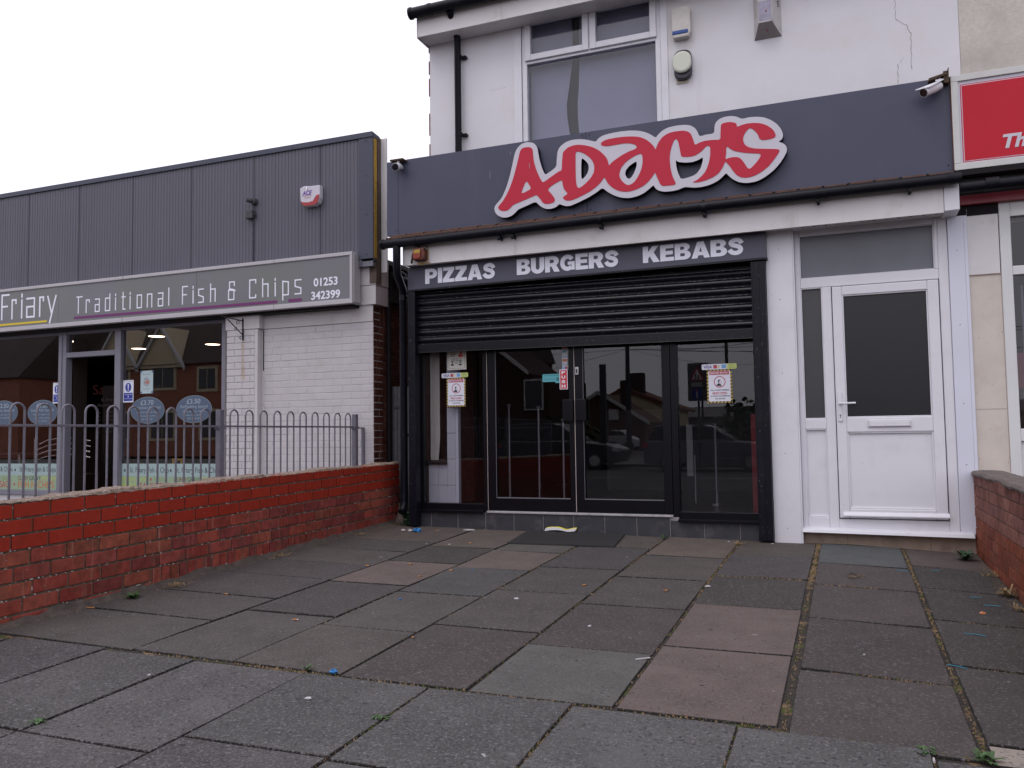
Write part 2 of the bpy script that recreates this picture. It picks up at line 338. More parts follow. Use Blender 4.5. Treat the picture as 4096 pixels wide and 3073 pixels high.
LOGO_RED_HOLES=[[(-2.878,3.321),(-2.835,3.412),(-2.82,3.417),(-2.809,3.408),(-2.777,3.351),(-2.786,3.335),(-2.855,3.307),(-2.872,3.309)],[(-2.316,3.627),(-2.307,3.642),(-2.281,3.641),(-2.237,3.619),(-2.181,3.575),(-2.143,3.521),(-2.131,3.47),(-2.137,3.422),(-2.163,3.376),(-2.214,3.328),(-2.271,3.291),(-2.294,3.288),(-2.31,3.307),(-2.318,3.368),(-2.319,3.479)],[(-1.678,3.537),(-1.668,3.513),(-1.667,3.449),(-1.682,3.386),(-1.715,3.321),(-1.754,3.273),(-1.797,3.254),(-1.824,3.26),(-1.867,3.298),(-1.89,3.344),(-1.892,3.376),(-1.875,3.428),(-1.83,3.476),(-1.77,3.511),(-1.716,3.533)],[(-0.918,3.378),(-0.91,3.44),(-0.907,3.491),(-0.894,3.491),(-0.872,3.465),(-0.834,3.442),(-0.766,3.419),(-0.693,3.403),(-0.626,3.391),(-0.61,3.375),(-0.628,3.344),(-0.663,3.303),(-0.702,3.268),(-0.717,3.266),(-0.731,3.277),(-0.754,3.321),(-0.782,3.365),(-0.811,3.385),(-0.85,3.39),(-0.894,3.386)]]
LOGO_WHITE=[(-3.17,3.18),(-3.163,3.213),(-3.132,3.244),(-3.089,3.284),(-3.039,3.381),(-3.002,3.484),(-2.97,3.605),(-2.944,3.715),(-2.919,3.762),(-2.877,3.799),(-2.823,3.812),(-2.77,3.803),(-2.729,3.781),(-2.703,3.737),(-2.695,3.674),(-2.679,3.594),(-2.657,3.523),(-2.629,3.458),(-2.576,3.485),(-2.512,3.524),(-2.508,3.593),(-2.498,3.675),(-2.474,3.716),(-2.421,3.75),(-2.358,3.766),(-2.279,3.763),(-2.2,3.746),(-2.114,3.711),(-2.088,3.743),(-2.043,3.764),(-1.965,3.774),(-1.872,3.777),(-1.78,3.772),(-1.705,3.76),(-1.642,3.737),(-1.589,3.708),(-1.54,3.666),(-1.521,3.692),(-1.478,3.726),(-1.425,3.747),(-1.358,3.753),(-1.285,3.751),(-1.224,3.738),(-1.184,3.71),(-1.16,3.673),(-1.141,3.62),(-1.082,3.63),(-1.009,3.629),(-1.005,3.702),(-0.991,3.731),(-0.958,3.757),(-0.913,3.768),(-0.854,3.767),(-0.805,3.751),(-0.764,3.724),(-0.708,3.731),(-0.635,3.725),(-0.573,3.709),(-0.517,3.676),(-0.471,3.636),(-0.439,3.59),(-0.422,3.542),(-0.422,3.512),(-0.433,3.491),(-0.462,3.473),(-0.429,3.459),(-0.404,3.437),(-0.392,3.402),(-0.396,3.373),(-0.419,3.331),(-0.458,3.276),(-0.512,3.222),(-0.58,3.176),(-0.653,3.145),(-0.735,3.14),(-0.808,3.156),(-0.86,3.191),(-0.894,3.226),(-0.915,3.255),(-0.943,3.228),(-0.989,3.192),(-1.06,3.165),(-1.135,3.154),(-1.206,3.157),(-1.287,3.175),(-1.342,3.155),(-1.409,3.149),(-1.477,3.152),(-1.528,3.17),(-1.557,3.197),(-1.572,3.226),(-1.612,3.196),(-1.666,3.16),(-1.73,3.139),(-1.806,3.132),(-1.886,3.147),(-1.956,3.179),(-2.016,3.222),(-2.058,3.262),(-2.11,3.228),(-2.189,3.188),(-2.291,3.151),(-2.37,3.127),(-2.416,3.125),(-2.456,3.14),(-2.487,3.157),(-2.525,3.128),(-2.577,3.118),(-2.623,3.123),(-2.663,3.142),(-2.698,3.171),(-2.732,3.208),(-2.821,3.179),(-2.917,3.151),(-2.941,3.126),(-2.983,3.096),(-3.031,3.084),(-3.08,3.087),(-3.128,3.112),(-3.158,3.144)]
LOGO_WHITE_HOLES=[[(-2.261,3.578),(-2.227,3.554),(-2.194,3.511),(-2.186,3.472),(-2.198,3.424),(-2.23,3.385),(-2.265,3.362)],[(-1.724,3.472),(-1.726,3.424),(-1.746,3.373),(-1.774,3.329),(-1.799,3.312),(-1.823,3.33),(-1.838,3.364),(-1.829,3.4),(-1.799,3.434),(-1.761,3.456)],[(-1.363,3.436),(-1.34,3.412),(-1.274,3.397),(-1.208,3.394),(-1.157,3.406),(-1.113,3.428),(-1.122,3.375),(-1.138,3.33),(-1.165,3.292),(-1.206,3.266),(-1.316,3.246),(-1.338,3.294),(-1.355,3.354)]]
# ================================================================== materials
WHITE_PVC = mat('white_upvc', (.70, .695, .735), .35, .02, 3, spec=.45, grime=((.60, .585, .60), 3.3, .52, .9), spots=[((.45, .42, .40), 38, .745, .80)])
WHITE_PVC2 = mat('white_upvc_worn', (.66, .64, .64), .42, .06, 2, grime=((.48, .44, .40), 3.5, .56, .85), streak=((.50, .45, .40), 9, .60, .85))
RENDER_W = mat('white_masonry_paint', (.70, .685, .715), .85, .03, 1.6, bump=.5, bscale=90, bdist=.003, grime=((.64, .61, .57), 1.7, .50, .85), streak=((.60, .57, .55), 6, .62, .95))
CREAM_DASH = mat('cream_pebbledash', (.60, .56, .50), .9, .08, 30, bump=.9, bscale=150, bdist=.005, grime=((.45, .42, .38), 2, .5, .8), spots=[((.35, .32, .28), 90, .62, .75)])
CREAM = mat('cream_render', (.60, .54, .48), .85, .06, 5, bump=.4, bscale=120, grime=((.53, .46, .39), 4, .52, .8), spots=[((.3, .27, .25), 60, .70, .76)])
SIGN = mat('dark_grey_sign_panel', (.060, .064, .104), .42, .04, 1.5, spec=.35, grime=((.072, .074, .11), 2.2, .5, .9), streak=((.082, .083, .115), 5, .58, .85))
HEAD = mat('dark_grey_header_panel', (.078, .078, .108), .4, .05, 2, spec=.35)
BLACKPL = mat('black_plastic', (.006, .0065, .011), .35, .15, 12, spec=.16, grime=((.018, .018, .022), 14, .55, .8))
BLACKMT = mat('black_painted_steel', (.0045, .0045, .009), .34, .15, 10, spec=.22, spots=[((.13, .12, .14), 55, .69, .74)], grime=((.014, .013, .017), 6, .5, .8))
SHUT = mat('black_shutter_paint', (.003, .003, .006), .30, .2, 14, spec=.30, spots=[((.13, .12, .15), 75, .675, .72), ((.05, .05, .06), 150, .66, .72)])
BLACKFR = mat('black_door_frame', (.0035, .003, .005), .3, .1, 8, spec=.22)
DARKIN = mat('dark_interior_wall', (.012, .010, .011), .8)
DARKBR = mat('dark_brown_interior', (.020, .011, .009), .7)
RED = mat('red_acrylic', (.50, .026, .052), .38, .02, 3, spec=.2)
REDD = mat('red_acrylic_patch', (.52, .018, .032), .35)
WACR = mat('white_acrylic', (.56, .535, .595), .38, .03, 4)
BLACKSD = mat('dark_return_edge', (.012, .009, .011), .6, spec=.15)
TILE_BR = mat('brown_roof_tile', (.075, .033, .022), .8, .35, 14, bump=.5, bscale=60, grime=((.05, .05, .035), 9, .5, .75))
TIMBER = mat('brown_timber', (.10, .07, .055), .8, .3, 10)
LETW = mat('white_vinyl_letters', (.80, .81, .90), .4)
RUST = mat('rust', (.16, .06, .02), .8, .4, 30)
BRICKRED = mat('wall_brick', (.3, .05, .03), .7, .10, 22, bump=.3, bscale=140, attr=True, spec=.18, grime=((.12, .035, .028), 7, .60, .95), spots=[((.42, .36, .34), 40, .76, .80)])
BRICKLOW = mat('weathered_wall_brick', (.3, .05, .03), .85, .30, 16, bump=.8, bscale=110, attr=True, spec=.15, grime=((.10, .055, .04), 9, .52, .80), spots=[((.42, .37, .34), 60, .73, .79)], streak=((.31, .15, .115), 24, .58, .80))
MORTAR = mat('grey_mortar', (.105, .083, .060), .9, .35, 30, bump=1., bscale=110, bdist=.006, spots=[((.50, .47, .45), 24, .64, .72)])
COPING = mat('rough_mortar_top', (.24, .175, .14), .9, .3, 40, bump=1., bscale=70, bdist=.01, grime=((.12, .10, .06), 12, .5, .7), spots=[((.55, .5, .46), 50, .62, .72)])
PBRICK = mat('white_painted_brick', (.50, .47, .49), .6, .05, 5, bump=.35, bscale=90, spec=.3, grime=((.43, .40, .39), 4, .55, .8))  # dimmer light of the left side put into the paint colour
RUSTSTAIN = mat('rust_stained_paint', (.62, .52, .33), .7, .08, 12)
MORTP = mat('painted_mortar', (.44, .42, .43), .75, .10, 14)
GREYSTEEL = mat('grey_painted_steel', (.155, .155, .19), .4, .06, 8, spots=[((.07, .06, .06), 40, .72, .78)])
RAILM = mat('grey_railing_paint', (.13, .125, .155), .42, .15, 20, spots=[((.4, .4, .42), 70, .74, .78)])
CLAD = mat('grey_ribbed_cladding', (.108, .106, .132), .45, .03, 2, spec=.35, streak=((.09, .09, .11), 9, .5, .8))
TRIM = mat('dark_trim_flashing', (.062, .066, .096), .45, .03, 2, spec=.35)
FOAM = mat('yellow_insulation_foam', (.42, .25, .035), .9, .5, 60, bump=1, bscale=80, bdist=.01)
FSIGN = mat('grey_sign_face', (.175, .173, .190), .4, .05, 1.2, spec=.35, grime=((.172, .184, .166), .9, .45, .7))
ALU = mat('silver_aluminium_frame', (.44, .42, .44), .38, .04, 5, metal=.0)
CHROME = mat('chrome', (.75, .74, .76), .18, metal=1.)
PURPLE = mat('purple_vinyl', (.15, .02, .13), .4)
YELLOW = mat('yellow_vinyl', (.68, .50, .02), .4)
TILEG = mat('dark_grey_plinth_tile', (.040, .040, .047), .35, .12, 12, spec=.5, grime=((.10, .095, .10), 8, .52, .8))
GROUT = mat('pale_grout', (.25, .23, .23), .85, .2, 40)
PLINTH = mat('buff_plinth_render', (.43, .33, .26), .85, .12, 6, bump=.4, bscale=100, grime=((.16, .11, .08), 5, .5, .8))
DOORGL = None
def obscured(name, lo, hi, rough, tintz):
    m = mat(name, lo, rough, .08, 2.5, bump=.10, bscale=160, bdist=.001, spec=.48); return m
OBS1 = obscured('obscured_glass_sky_tone', (.135, .140, .162), (.1, .1, .1), .30, 0)  # reflected sky painted into the base colour of the transom glass
OBS2 = obscured('obscured_glass_dark', (.004, .0035, .007), (.1, .1, .1), .30, 0)
OBS3 = obscured('obscured_glass_mid', (.045, .045, .048), (.1, .1, .1), .30, 0)
GLASS1 = glass('shop_window_glass', (.86, .86, .88), boost=1.75)
GLASS2 = glass('double_glazing', (.85, .85, .90), boost=1.7)
GLASSF = glass('tinted_shop_glass', (.80, .78, .78), boost=2.9)
PAPER = mat('white_paper', (.68, .68, .76), .6)
INK = mat('black_ink', (.03, .03, .04), .6)
INKRED = mat('red_ink', (.42, .03, .06), .6)
INKBLUE = mat('blue_ink', (.02, .04, .28), .5)
ORANGE = mat('orange_ink', (.65, .30, .03), .6)
TEAL = mat('teal_sticker', (.09, .36, .40), .5)
PVC_GREY = mat('grey_plastic_fitting', (.045, .045, .048), .6, .2, 20)

# ================================================================== ground
GH, GYS = 1.104*1.09, 0.033
def gz(x, y):
    yy = max(y, -9.0)
    z = CAMZ-GH+GYS*(yy-CAMY)
    if x > 0: z -= .05*min(x, 1.3)*min(1, max(0, (yy+4.8)/1.2))
    if x < -3.3: z += .016*min(-3.3-x, 1.5)
    w1 = min(1, max(0, (yy+1.5)/1.5)); z -= w1*.026*min(1, max(0, (x+3.3)/2.7))
    return z
def sheet(mb, x0, x1, y0, y1, nx, ny, dz, zf=gz):
    V = [(x0+(x1-x0)*i/nx, y0+(y1-y0)*j/ny, 0) for j in range(ny+1) for i in range(nx+1)]
    V = [(a, b, zf(a, b)+dz) for a, b, _ in V]
    return mb.idx(V, [(j*(nx+1)+i, j*(nx+1)+i+1, (j+1)*(nx+1)+i+1, (j+1)*(nx+1)+i) for j in range(ny) for i in range(nx)])
EARTH = mat('ground_earth', (.07, .06, .05), .95, .3, 3)
JOINT = mat('joint_soil_and_moss', (.030, .024, .019), .95, .4, 40, bump=1., bscale=90, bdist=.006, grime=((.20, .13, .065), 9, .56, .66), spots=[((.055, .065, .012), 6, .60, .68)])
m = MB(); m.box(-400, 400, -400, 400, -1.4, -.56); struct('ground', m, EARTH)
m = MB(); sheet(m, -30, 14, -9.0, .4, 88, 20, -.010); struct('joint_bed', m, JOINT)
SLAB = mat('concrete_paving', (.08, .075, .075), .82, .16, 5, bump=.55, bscale=230, attr=True, bdist=.002, spec=.35,
           grime=None, spots=[((.125, .115, .115), 68, .56, .72), ((.16, .15, .15), 150, .62, .72), ((.028, .025, .026), 60, .62, .74), ((.050, .046, .044), 1.5, .66, .95), ((.26, .25, .26), 14, .775, .785), ((.018, .014, .014), 11, .785, .795)], gum=[((.10, .095, .095), 2.7, .045, (0, 0, 0)), ((.024, .021, .021), 1.9, .032, (3.3, 1.7, 0)), ((.15, .145, .15), 4.4, .035, (7.1, 2.2, 0))])
# stronger pale grit on the public footpath
SLABP = mat('gritty_concrete_paving', (.10, .10, .10), .85, .22, 3.2, bump=.8, bscale=200, attr=True, bdist=.003, spec=.3,
            spots=[((.145, .14, .142), 75, .53, .72), ((.19, .185, .19), 160, .60, .72), ((.028, .026, .030), 55, .58, .72), ((.105, .103, .105), 3.1, .60, .90), ((.30, .29, .30), 16, .78, .79)], gum=[((.125, .12, .12), 2.4, .045, (1, 5, 0)), ((.030, .027, .028), 2.2, .032, (4.3, 2.7, 0)), ((.17, .165, .17), 4.1, .036, (2.1, 8.2, 0))])
def slab(mb, x0, x1, y0, y1, col, gap=.005, tilt=.0035):
    g = gap; h = .0085; b = .003
    t = [random.uniform(-tilt, tilt) for _ in range(4)]
    jx = [random.uniform(-.003, .003) for _ in range(4)]
    P = [(x0+g+jx[0], y0+h+jx[2]), (x1-g+jx[1], y0+h+jx[3]), (x1-g+jx[1], y1-h+jx[3]), (x0+g+jx[0], y1-h+jx[2])]
    Q = [(x0+g+b+jx[0], y0+h+b+jx[2]), (x1-g-b+jx[1], y0+h+b+jx[3]), (x1-g-b+jx[1], y1-h-b+jx[3]), (x0+g+b+jx[0], y1-h-b+jx[2])]
    lo = [(x, y, gz(x, y)-.05) for x, y in P]; mid = [(x, y, gz(x, y)+t[i]-b) for i, (x, y) in enumerate(P)]; hi = [(x, y, gz(x, y)+t[i]) for i, (x, y) in enumerate(Q)]
    mb.cur = col
    mb.idx(lo+mid+hi, [(8, 9, 10, 11)]); mb.cur = (.016, .013, .011); mb.idx(lo+mid+hi, [(4+i, 4+(i+1) % 4, 8+(i+1) % 4, 8+i) for i in range(4)]+[(i, (i+1) % 4, 4+(i+1) % 4, 4+i) for i in range(4)])
DK = [(.062, .053, .048), (.056, .048, .044), (.067, .057, .051), (.050, .043, .041), (.061, .054, .049), (.056, .048, .047)]
PALE = (.106, .079, .070); PALE2 = (.108, .083, .072); BLUE = (.078, .088, .092); LT = (.085, .070, .060)
def dk():
    c = random.choice(DK); k = random.uniform(.93, 1.07); return tuple(a*k for a in c)
m = MB()
cols = [  # x0, x1, gap, row edges (from building outwards), special colours by row
 (.412, .95, .005, [-.02, -.86, -1.69, -2.53, -3.39, -4.375, -4.565], {0: (.078, .058, .052), 1: (.038, .033, .030), 2: (.042, .036, .033), 3: (.046, .040, .036), 4: (.052, .045, .042), 5: (.27, .235, .20)}),
 (-.235, .388, .006, [-.02, -1.03, -1.86, -2.755, -3.71, -4.545], {0: (.072, .078, .078), 1: (.060, .048, .045), 2: (.060, .048, .045), 3: (.050, .041, .039), 4: (.060, .050, .048)}),
 (-.893, -.268, .006, [-.02, -.80, -1.745, -2.60, -3.52, -4.45], {0: (.068, .056, .046), 2: (.044, .038, .034), 3: PALE, 4: PALE}),
 (-1.545, -.903, .004, [-.02, -1.035, -1.94, -2.785, -3.695, -4.44], {0: (.105, .083, .068), 3: (.054, .044, .042), 4: (.078, .076, .070)}),
 (-2.195, -1.555, .004, [-.02, -.72, -1.728, -2.56, -3.48, -4.43], {0: (.078, .064, .054), 4: (.052, .042, .040)}),
 (-2.825, -2.205, .004, [-.02, -.74, -1.13, -1.90, -2.77, -3.66, -4.40], {0: LT, 1: (.080, .074, .066), 2: PALE2, 3: (.060, .058, .056)}),
 (-3.475, -2.835, .004, [-.02, -1.07, -1.78, -2.61, -3.49, -4.385], {0: (.092, .074, .062), 1: (.045, .040, .035), 2: (.112, .084, .073), 4: (.064, .056, .052)}),
 (-4.49, -3.485, .004, [-.02, -.90, -1.42, -2.02, -2.58, -3.20, -3.78, -4.39], {0: (.078, .062, .052), 5: (.062, .054, .050), 6: (.068, .060, .055)}),
]
for x0, x1, gp, rows, sp in cols:
    for i in range(len(rows)-1):
        slab(m, x0, x1, rows[i+1], rows[i], sp.get(i, dk()), gp)
        m.cur = None
struct('forecourt_paving', m, SLAB)
m = MB()
pe = [-8.2, -7.55, -6.9, -6.25, -5.6, -4.95, -4.30, -3.63, -3.03, -2.372, -1.72, -1.065, -.412, .232, .885, 1.54, 2.19, 2.84, 3.5]
rows2 = {5: [-4.46, -5.1, -5.9, -6.8, -7.7, -8.9], 6: [-4.40, -5.15, -6.05, -6.95, -7.85, -8.9], 7: [-4.42, -5.37, -6.2, -7.1, -8.0, -8.9], 8: [-4.42, -5.37, -6.2, -7.1, -8.0, -8.9], 9: [-4.43, -5.21, -6.1, -7.0, -7.9, -8.9], 10: [-4.44, -5.22, -6.1, -7.0, -7.9, -8.9]}
random.seed(11)
for i in range(len(pe)-1):
    rw = rows2.get(i, [-4.575 if i > 12 else -4.46-(.03 if i > 11 else 0), -5.42-random.uniform(-.1, .1), -6.3, -7.2, -8.1, -8.9])
    for k in range(len(rw)-1):
        c = random.choice([(.072, .067, .066), (.062, .057, .057), (.079, .074, .073), (.068, .065, .063)])
        if i >= 11: c = (c[0]*1.0, c[1]*1.03, c[2]*1.02)
        slab(m, pe[i], pe[i+1], rw[k+1], rw[k], c, .006)
struct('public_pavement', m, SLABP)
KERB = mat('kerb_concrete', (.16, .155, .15), .85, .15, 6, bump=.5)
m = MB(); m.box(-30, 14, -9.15, -9.0, -.55, gz(0, -9)); struct('kerb', m, KERB)
ASPH = mat('road_asphalt', (.05, .05, .052), .9, .15, 4, bump=.8, bscale=150, spots=[((.12, .12, .12), 160, .6, .7)])
m = MB(); m.box(-120, 120, -24, -9.16, -.559, -.40); struct('road', m, ASPH)
ROADW = mat('worn_white_road_paint', (.5, .5, .48), .7, .2, 20)
m = MB()
for k in range(-20, 20): m.box(k*4, k*4+2, -16.6, -16.5, -.399, -.395)
struct('road_marking', m, ROADW)
m = MB(); m.box(-120, 120, -32, -24.01, -.558, -.29); struct('far_pavement', m, mat('far_footway', (.11, .108, .105), .85, .2, 3))
# Friary terrace and alley floor
m = MB(); m.box(-14, -4.8, -6, .12, -.2, .06); struct('terrace', m, mat('terrace_concrete', (.20, .19, .18), .85, .15, 4))

# ================================================================== takeaway building
AD = thing('takeaway_building', 'white two storey takeaway with black shutter, dark grey signboard and white side door', 'building', (-1.6, 0, 0))
# upper storey wall with window opening
WX0, WX1, WZ0, WZ1 = -3.10, -1.60, 4.00, 5.42
m = MB()
m.box(-4.21, WX0-.04, .45, .70, 3.0, 5.75); m.box(WX1+.02, 1.055, .45, .70, 3.0, 5.75); m.box(WX0-.04, WX1+.02, .45, .70, 3.0, 3.98); m.box(WX0-.04, WX1+.02, .45, .70, 5.44, 5.75)
m.box(-4.21, -3.98, .70, 8, 3.0, 5.75); m.box(-4.21, 1.055, 7.8, 8, 3, 5.75)
part('upper_wall', m, RENDER_W, AD)
# corner wear strip
m = MB(); pts = [(-4.218+random.uniform(-.004, .004), z/20) for z in range(61, 109)]
for (a, b) in zip(pts, pts[1:]):
    if random.random() < .65: m.box(-4.221, -4.2085, .446, .462, a[1], b[1])
parts_each('chipped_corner', m, RUST, AD)
def crack(P, nm='wall_crack'):
    mb = MB(); Q = []
    for a, b in zip(P, P[1:]):
        for k in range(5):
            t = k/5; Q.append((a[0]+(b[0]-a[0])*t+random.uniform(-.007, .007), a[1]+(b[1]-a[1])*t+random.uniform(-.004, .004)))
    Q.append(P[-1])
    for a, b in zip(Q, Q[1:]):
        th = random.uniform(.0008, .0024); mb.face([(a[0]-th, .4488, a[1]), (b[0]-th, .4488, b[1]), (b[0]+th, .4488, b[1]+th), (a[0]+th, .4488, a[1]+th)])
    part(nm, mb, mat('crack_shadow', (.22, .19, .17), .9), AD)
crack([(.553, 5.3), (.553, 4.855), (.553, 4.677), (.635, 4.601), (.67, 4.521), (.666, 4.405), (.668, 4.185)])
crack([(.611, 4.32), (.557, 4.256), (.55, 4.074)])
crack([(-3.469, 4.690), (-3.381, 4.692), (-3.286, 4.698), (-3.144, 4.712)])
# eaves
m = MB(); m.box(-4.226, 3.0, .20, .225, 5.32, 5.57); m.box(-4.226, 3.0, .226, .449, 5.325, 5.345); m.box(-4.236, -4.2265, .195, .46, 5.31, 5.575)
part('eaves_board', m, WHITE_PVC2, AD, .003)
m = MB(); m.prismx([(.10, 5.60), (9, 5.60), (4.4, 8.2)], -4.26, 3.0); part('roof', m, TILE_BR, AD)
m = MB(); m.tube([(-4.27, .13, 5.565), (3.0, .13, 5.60)], .058, 12); m.tube([(-4.285, .13, 5.565), (-4.255, .13, 5.565)], .066, 12); m.tube([(-4.06, .13, 5.566), (-4.02, .13, 5.566)], .064, 12)
g_ = part('roof_gutter', m, BLACKPL, AD)
m = MB(); m.tube([(-3.82, .15, 5.52), (-3.82, .30, 5.42), (-3.825, .37, 5.30), (-3.83, .385, 3.1)], .037, 12)
for z in (5.101, 4.229, 3.5):
    m.tube([(-3.825, .385, z-.02), (-3.825, .385, z+.02)], .043, 12); m.box(-3.80, -3.74, .40, .449, z-.012, z+.012); m.ellip((-3.755, .395, z), .012, .012, .012, 8, 5)
part('downpipe', m, BLACKPL, AD)
# upper window
W = MB(); 
wf = part('upper_window', W.frame(WX0, WX1, WZ0, WZ1, .055, .455, .53), WHITE_PVC, AD, .004)
m = MB(); m.box(WX0+.055, WX1-.055, .455, .53, 4.905, 4.945); m.box(-2.365, -2.325, .455, .53, 4.945, 5.365); part('window_bar', m, WHITE_PVC, wf, .003)
for a, b in ((WX0+.04, -2.352), (-2.338, WX1-.04)):
    m = MB(); m.frame(a, b, 4.935, 5.40, .066, .430, .50); ca = part('casement', m, WHITE_PVC, wf, .006)
    m = MB(); m.box(a+.06, b-.06, .470, .476, 5.00, 5.34); part('window_pane', m, GLASS2, wf)
m = MB(); m.box(WX0+.05, WX1-.05, .490, .496, 4.04, 4.905); part('window_pane', m, GLASS2, wf)
m = MB(); m.box(WX0-.09, WX0-.002, .44, .4490, 3.99, 5.32); part('window_trim', m, WHITE_PVC, AD, .002); m = MB(); m.box(WX1+.002, WX1+.07, .44, .4490, 3.99, 5.32); part('window_trim', m, WHITE_PVC, AD, .002)
# room behind it, shade sheet in the net gap, nets
m = MB(); m.box(-3.7, -1.0, 3.2, 3.25, 3.2, 5.6); m.box(-3.75, -3.7, .71, 3.2, 3.2, 5.6); m.box(-1.0, -.95, .71, 3.2, 3.2, 5.6); m.box(-3.7, -1, .71, 3.2, 5.6, 5.62); m.box(-3.7, -1, .71, 3.2, 3.18, 3.2)
part('bedroom_wall', m, mat('dim_room_wall', (.10, .10, .12), .9), AD)
def drape(mb, pts, y, z0, z1):
    pass
m = MB(); 
L = [(-2.56, 5.38), (-2.555, 4.95), (-2.61, 4.6), (-2.635, 4.45), (-2.63, 4.3), (-2.595, 4.06)]; Rr = [(-2.50, 5.38), (-2.50, 4.95), (-2.515, 4.6), (-2.53, 4.45), (-2.53, 4.3), (-2.515, 4.06)]
V = []; 
for (a, b) in zip(L, Rr):
    for k in range(7):
        t = k/6; V.append((a[0]+(b[0]-a[0])*t, .60+.012*math.sin(k*2.3+a[1]*2), a[1]))
m.idx(V, [(j*7+k, (j+1)*7+k, (j+1)*7+k+1, j*7+k+1) for j in range(len(L)-1) for k in range(6)], True)
part('curtain_or_shade', m, mat('net_gap_shade', (.012, .011, .012), .9), AD)  # dark sheet painted as the shade in the gap between the nets
NETM = mat('grey_net', (.35, .36, .42), .9, .03, 3)
ZS = (5.38, 4.95, 4.6, 4.45, 4.3, 4.06)
for side in (0, 1):
    m = MB(); V = []; n = 36
    for j, z in enumerate(ZS):
        a, b = (-3.05, L[j][0]-.012) if side == 0 else (Rr[j][0]+.004, -1.66)
        for k in range(n+1): V.append((a+(b-a)*k/n, .59+.0006*math.sin(k*1.9+side), z))
    m.idx(V, [(j*(n+1)+k, (j+1)*(n+1)+k, (j+1)*(n+1)+k+1, j*(n+1)+k+1) for j in range(5) for k in range(n)], True)
    part('net_curtain', m, NETM, AD)
# wall devices are things of their own -------------------------------------------------
t = thing('alarm_box', 'worn white alarm box with blue strip, high on the wall beside the upper window', 'alarm box', (-1.385, .45, 5.0), 'alarm boxes on the takeaway wall')
m = MB(); m.prism([(-1.46, 4.85), (-1.31, 4.85), (-1.285, 4.90), (-1.285, 5.12), (-1.31, 5.165), (-1.45, 5.165), (-1.475, 5.13), (-1.475, 4.9)], .375, .449); part('case', m, mat('yellowed_white_plastic', (.55, .52, .48), .5, .1, 12, grime=((.2, .16, .12), 18, .6, .75)), t, .012)
m = MB(); m.box(-1.468, -1.31, .368, .40, 4.885, 4.925); part('strobe_strip', m, mat('blue_lens', (.01, .06, .26), .3), t, .008)
t = thing('alarm_sounder', 'rounded cream alarm sounder with black top and bottom, below the blue striped box', 'alarm box', (-1.38, .45, 4.58))
m = MB(); m.rrect(-1.465, -1.29, 4.435, 4.735, .07, .395, .449); part('backplate', m, mat('dark_purple_plastic', (.02, .012, .028), .3), t, .012)
m = MB(); m.rrect(-1.470, -1.288, 4.49, 4.705, .085, .355, .40, 8); part('cover', m, mat('cream_plastic', (.60, .62, .52), .4), t, .018)
m = MB(); m.box(-1.45, -1.33, .442, .4495, 4.41, 4.47); part('old_plaster_mark', m, mat('stained_plaster', (.52, .46, .36), .8), t)
t = thing('floodlight', 'weathered white tapered sensor light, high on the wall above the signboard', 'wall light', (-.565, .45, 4.9))
m = MB()
bk = [(-.69, .449, 4.71), (-.437, .449, 4.71), (-.437, .449, 5.13), (-.69, .449, 5.13)]; fr = [(-.635, .31, 4.815), (-.515, .31, 4.815), (-.515, .31, 5.03), (-.635, .31, 5.03)]
m.idx(bk+fr, [(4, 5, 6, 7), (1, 2, 6, 5), (2, 3, 7, 6), (3, 0, 4, 7)]); m.idx([bk[0], bk[1], bk[2], bk[3]], [(3, 2, 1, 0)]); part('housing', m, mat('grubby_white_plastic', (.50, .48, .47), .55, .12, 9, grime=((.25, .22, .2), 12, .55, .75)), t)
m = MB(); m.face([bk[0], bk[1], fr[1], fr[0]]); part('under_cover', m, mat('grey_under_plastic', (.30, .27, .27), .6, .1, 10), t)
m = MB(); m.face([(-.632, .308, 4.83), (-.518, .308, 4.83), (-.518, .308, 5.02), (-.632, .308, 5.02)]); part('lens', m, mat('frosted_lens', (.30, .28, .36), .3, .2, 14), t)
m = MB(); m.ellip((-.565, .305, 4.92), .006, .004, .012, 8, 6); m.ellip((-.565, .375, 4.757), .008, .008, .008, 8, 6); parts_each('indicator', m, mat('red_dot', (.35, .04, .03), .4), t)
m = MB()
for k in range(5):
    m.box(-.672, -.650, .395-.0, .42, 4.985+k*.022, 4.992+k*.022)
    m.box(-.478, -.456, .395, .42, 4.985+k*.022, 4.992+k*.022)
parts_each('vent_slot', m, BLACKSD, t)

# lean-to roof strip, gutter, fascia
m = MB(); nx = 26; random.seed(3)
for k in range(nx):
    x0 = -4.34+k*.2015; x1 = x0+.198; dz = random.uniform(-.003, .003)
    m.hexa([(x0, -.315, 2.965+dz), (x1, -.315, 2.965+dz), (x1, .44, 3.20+dz), (x0, .44, 3.20+dz), (x0, -.315, 2.985+dz), (x1, -.315, 2.985+dz), (x1, .44, 3.225+dz), (x0, .44, 3.225+dz)])
    m.hexa([(x0+.01, -.24, 3.004+dz), (x1-.01, -.24, 3.004+dz), (x1-.01, .40, 3.205+dz), (x0+.01, .40, 3.205+dz), (x0+.01, -.24, 3.022+dz), (x1-.01, -.24, 3.022+dz), (x1-.01, .40, 3.235+dz), (x0+.01, .40, 3.235+dz)])
part('lean_to_roof', m, TILE_BR, AD, .003)
m = MB(); G = [(-4.37, 2.918), (-4.26, 2.916), (-4.0, 2.912), (-3.2, 2.918), (-1.358, 2.937), (.925, 2.940)]
m.tube([(x, -.32, z+.002) for x, z in G], .047, 12); m.tube([(-4.385, -.32, 2.918), (-4.36, -.32, 2.918)], .054, 12)
for x in (-4.0, -3.05, -2.05, -1.1, -.1, .85):
    z = 2.912+(x+4)*.0065; m.tube([(x-.02, -.32, z), (x+.02, -.32, z)], .052, 12)
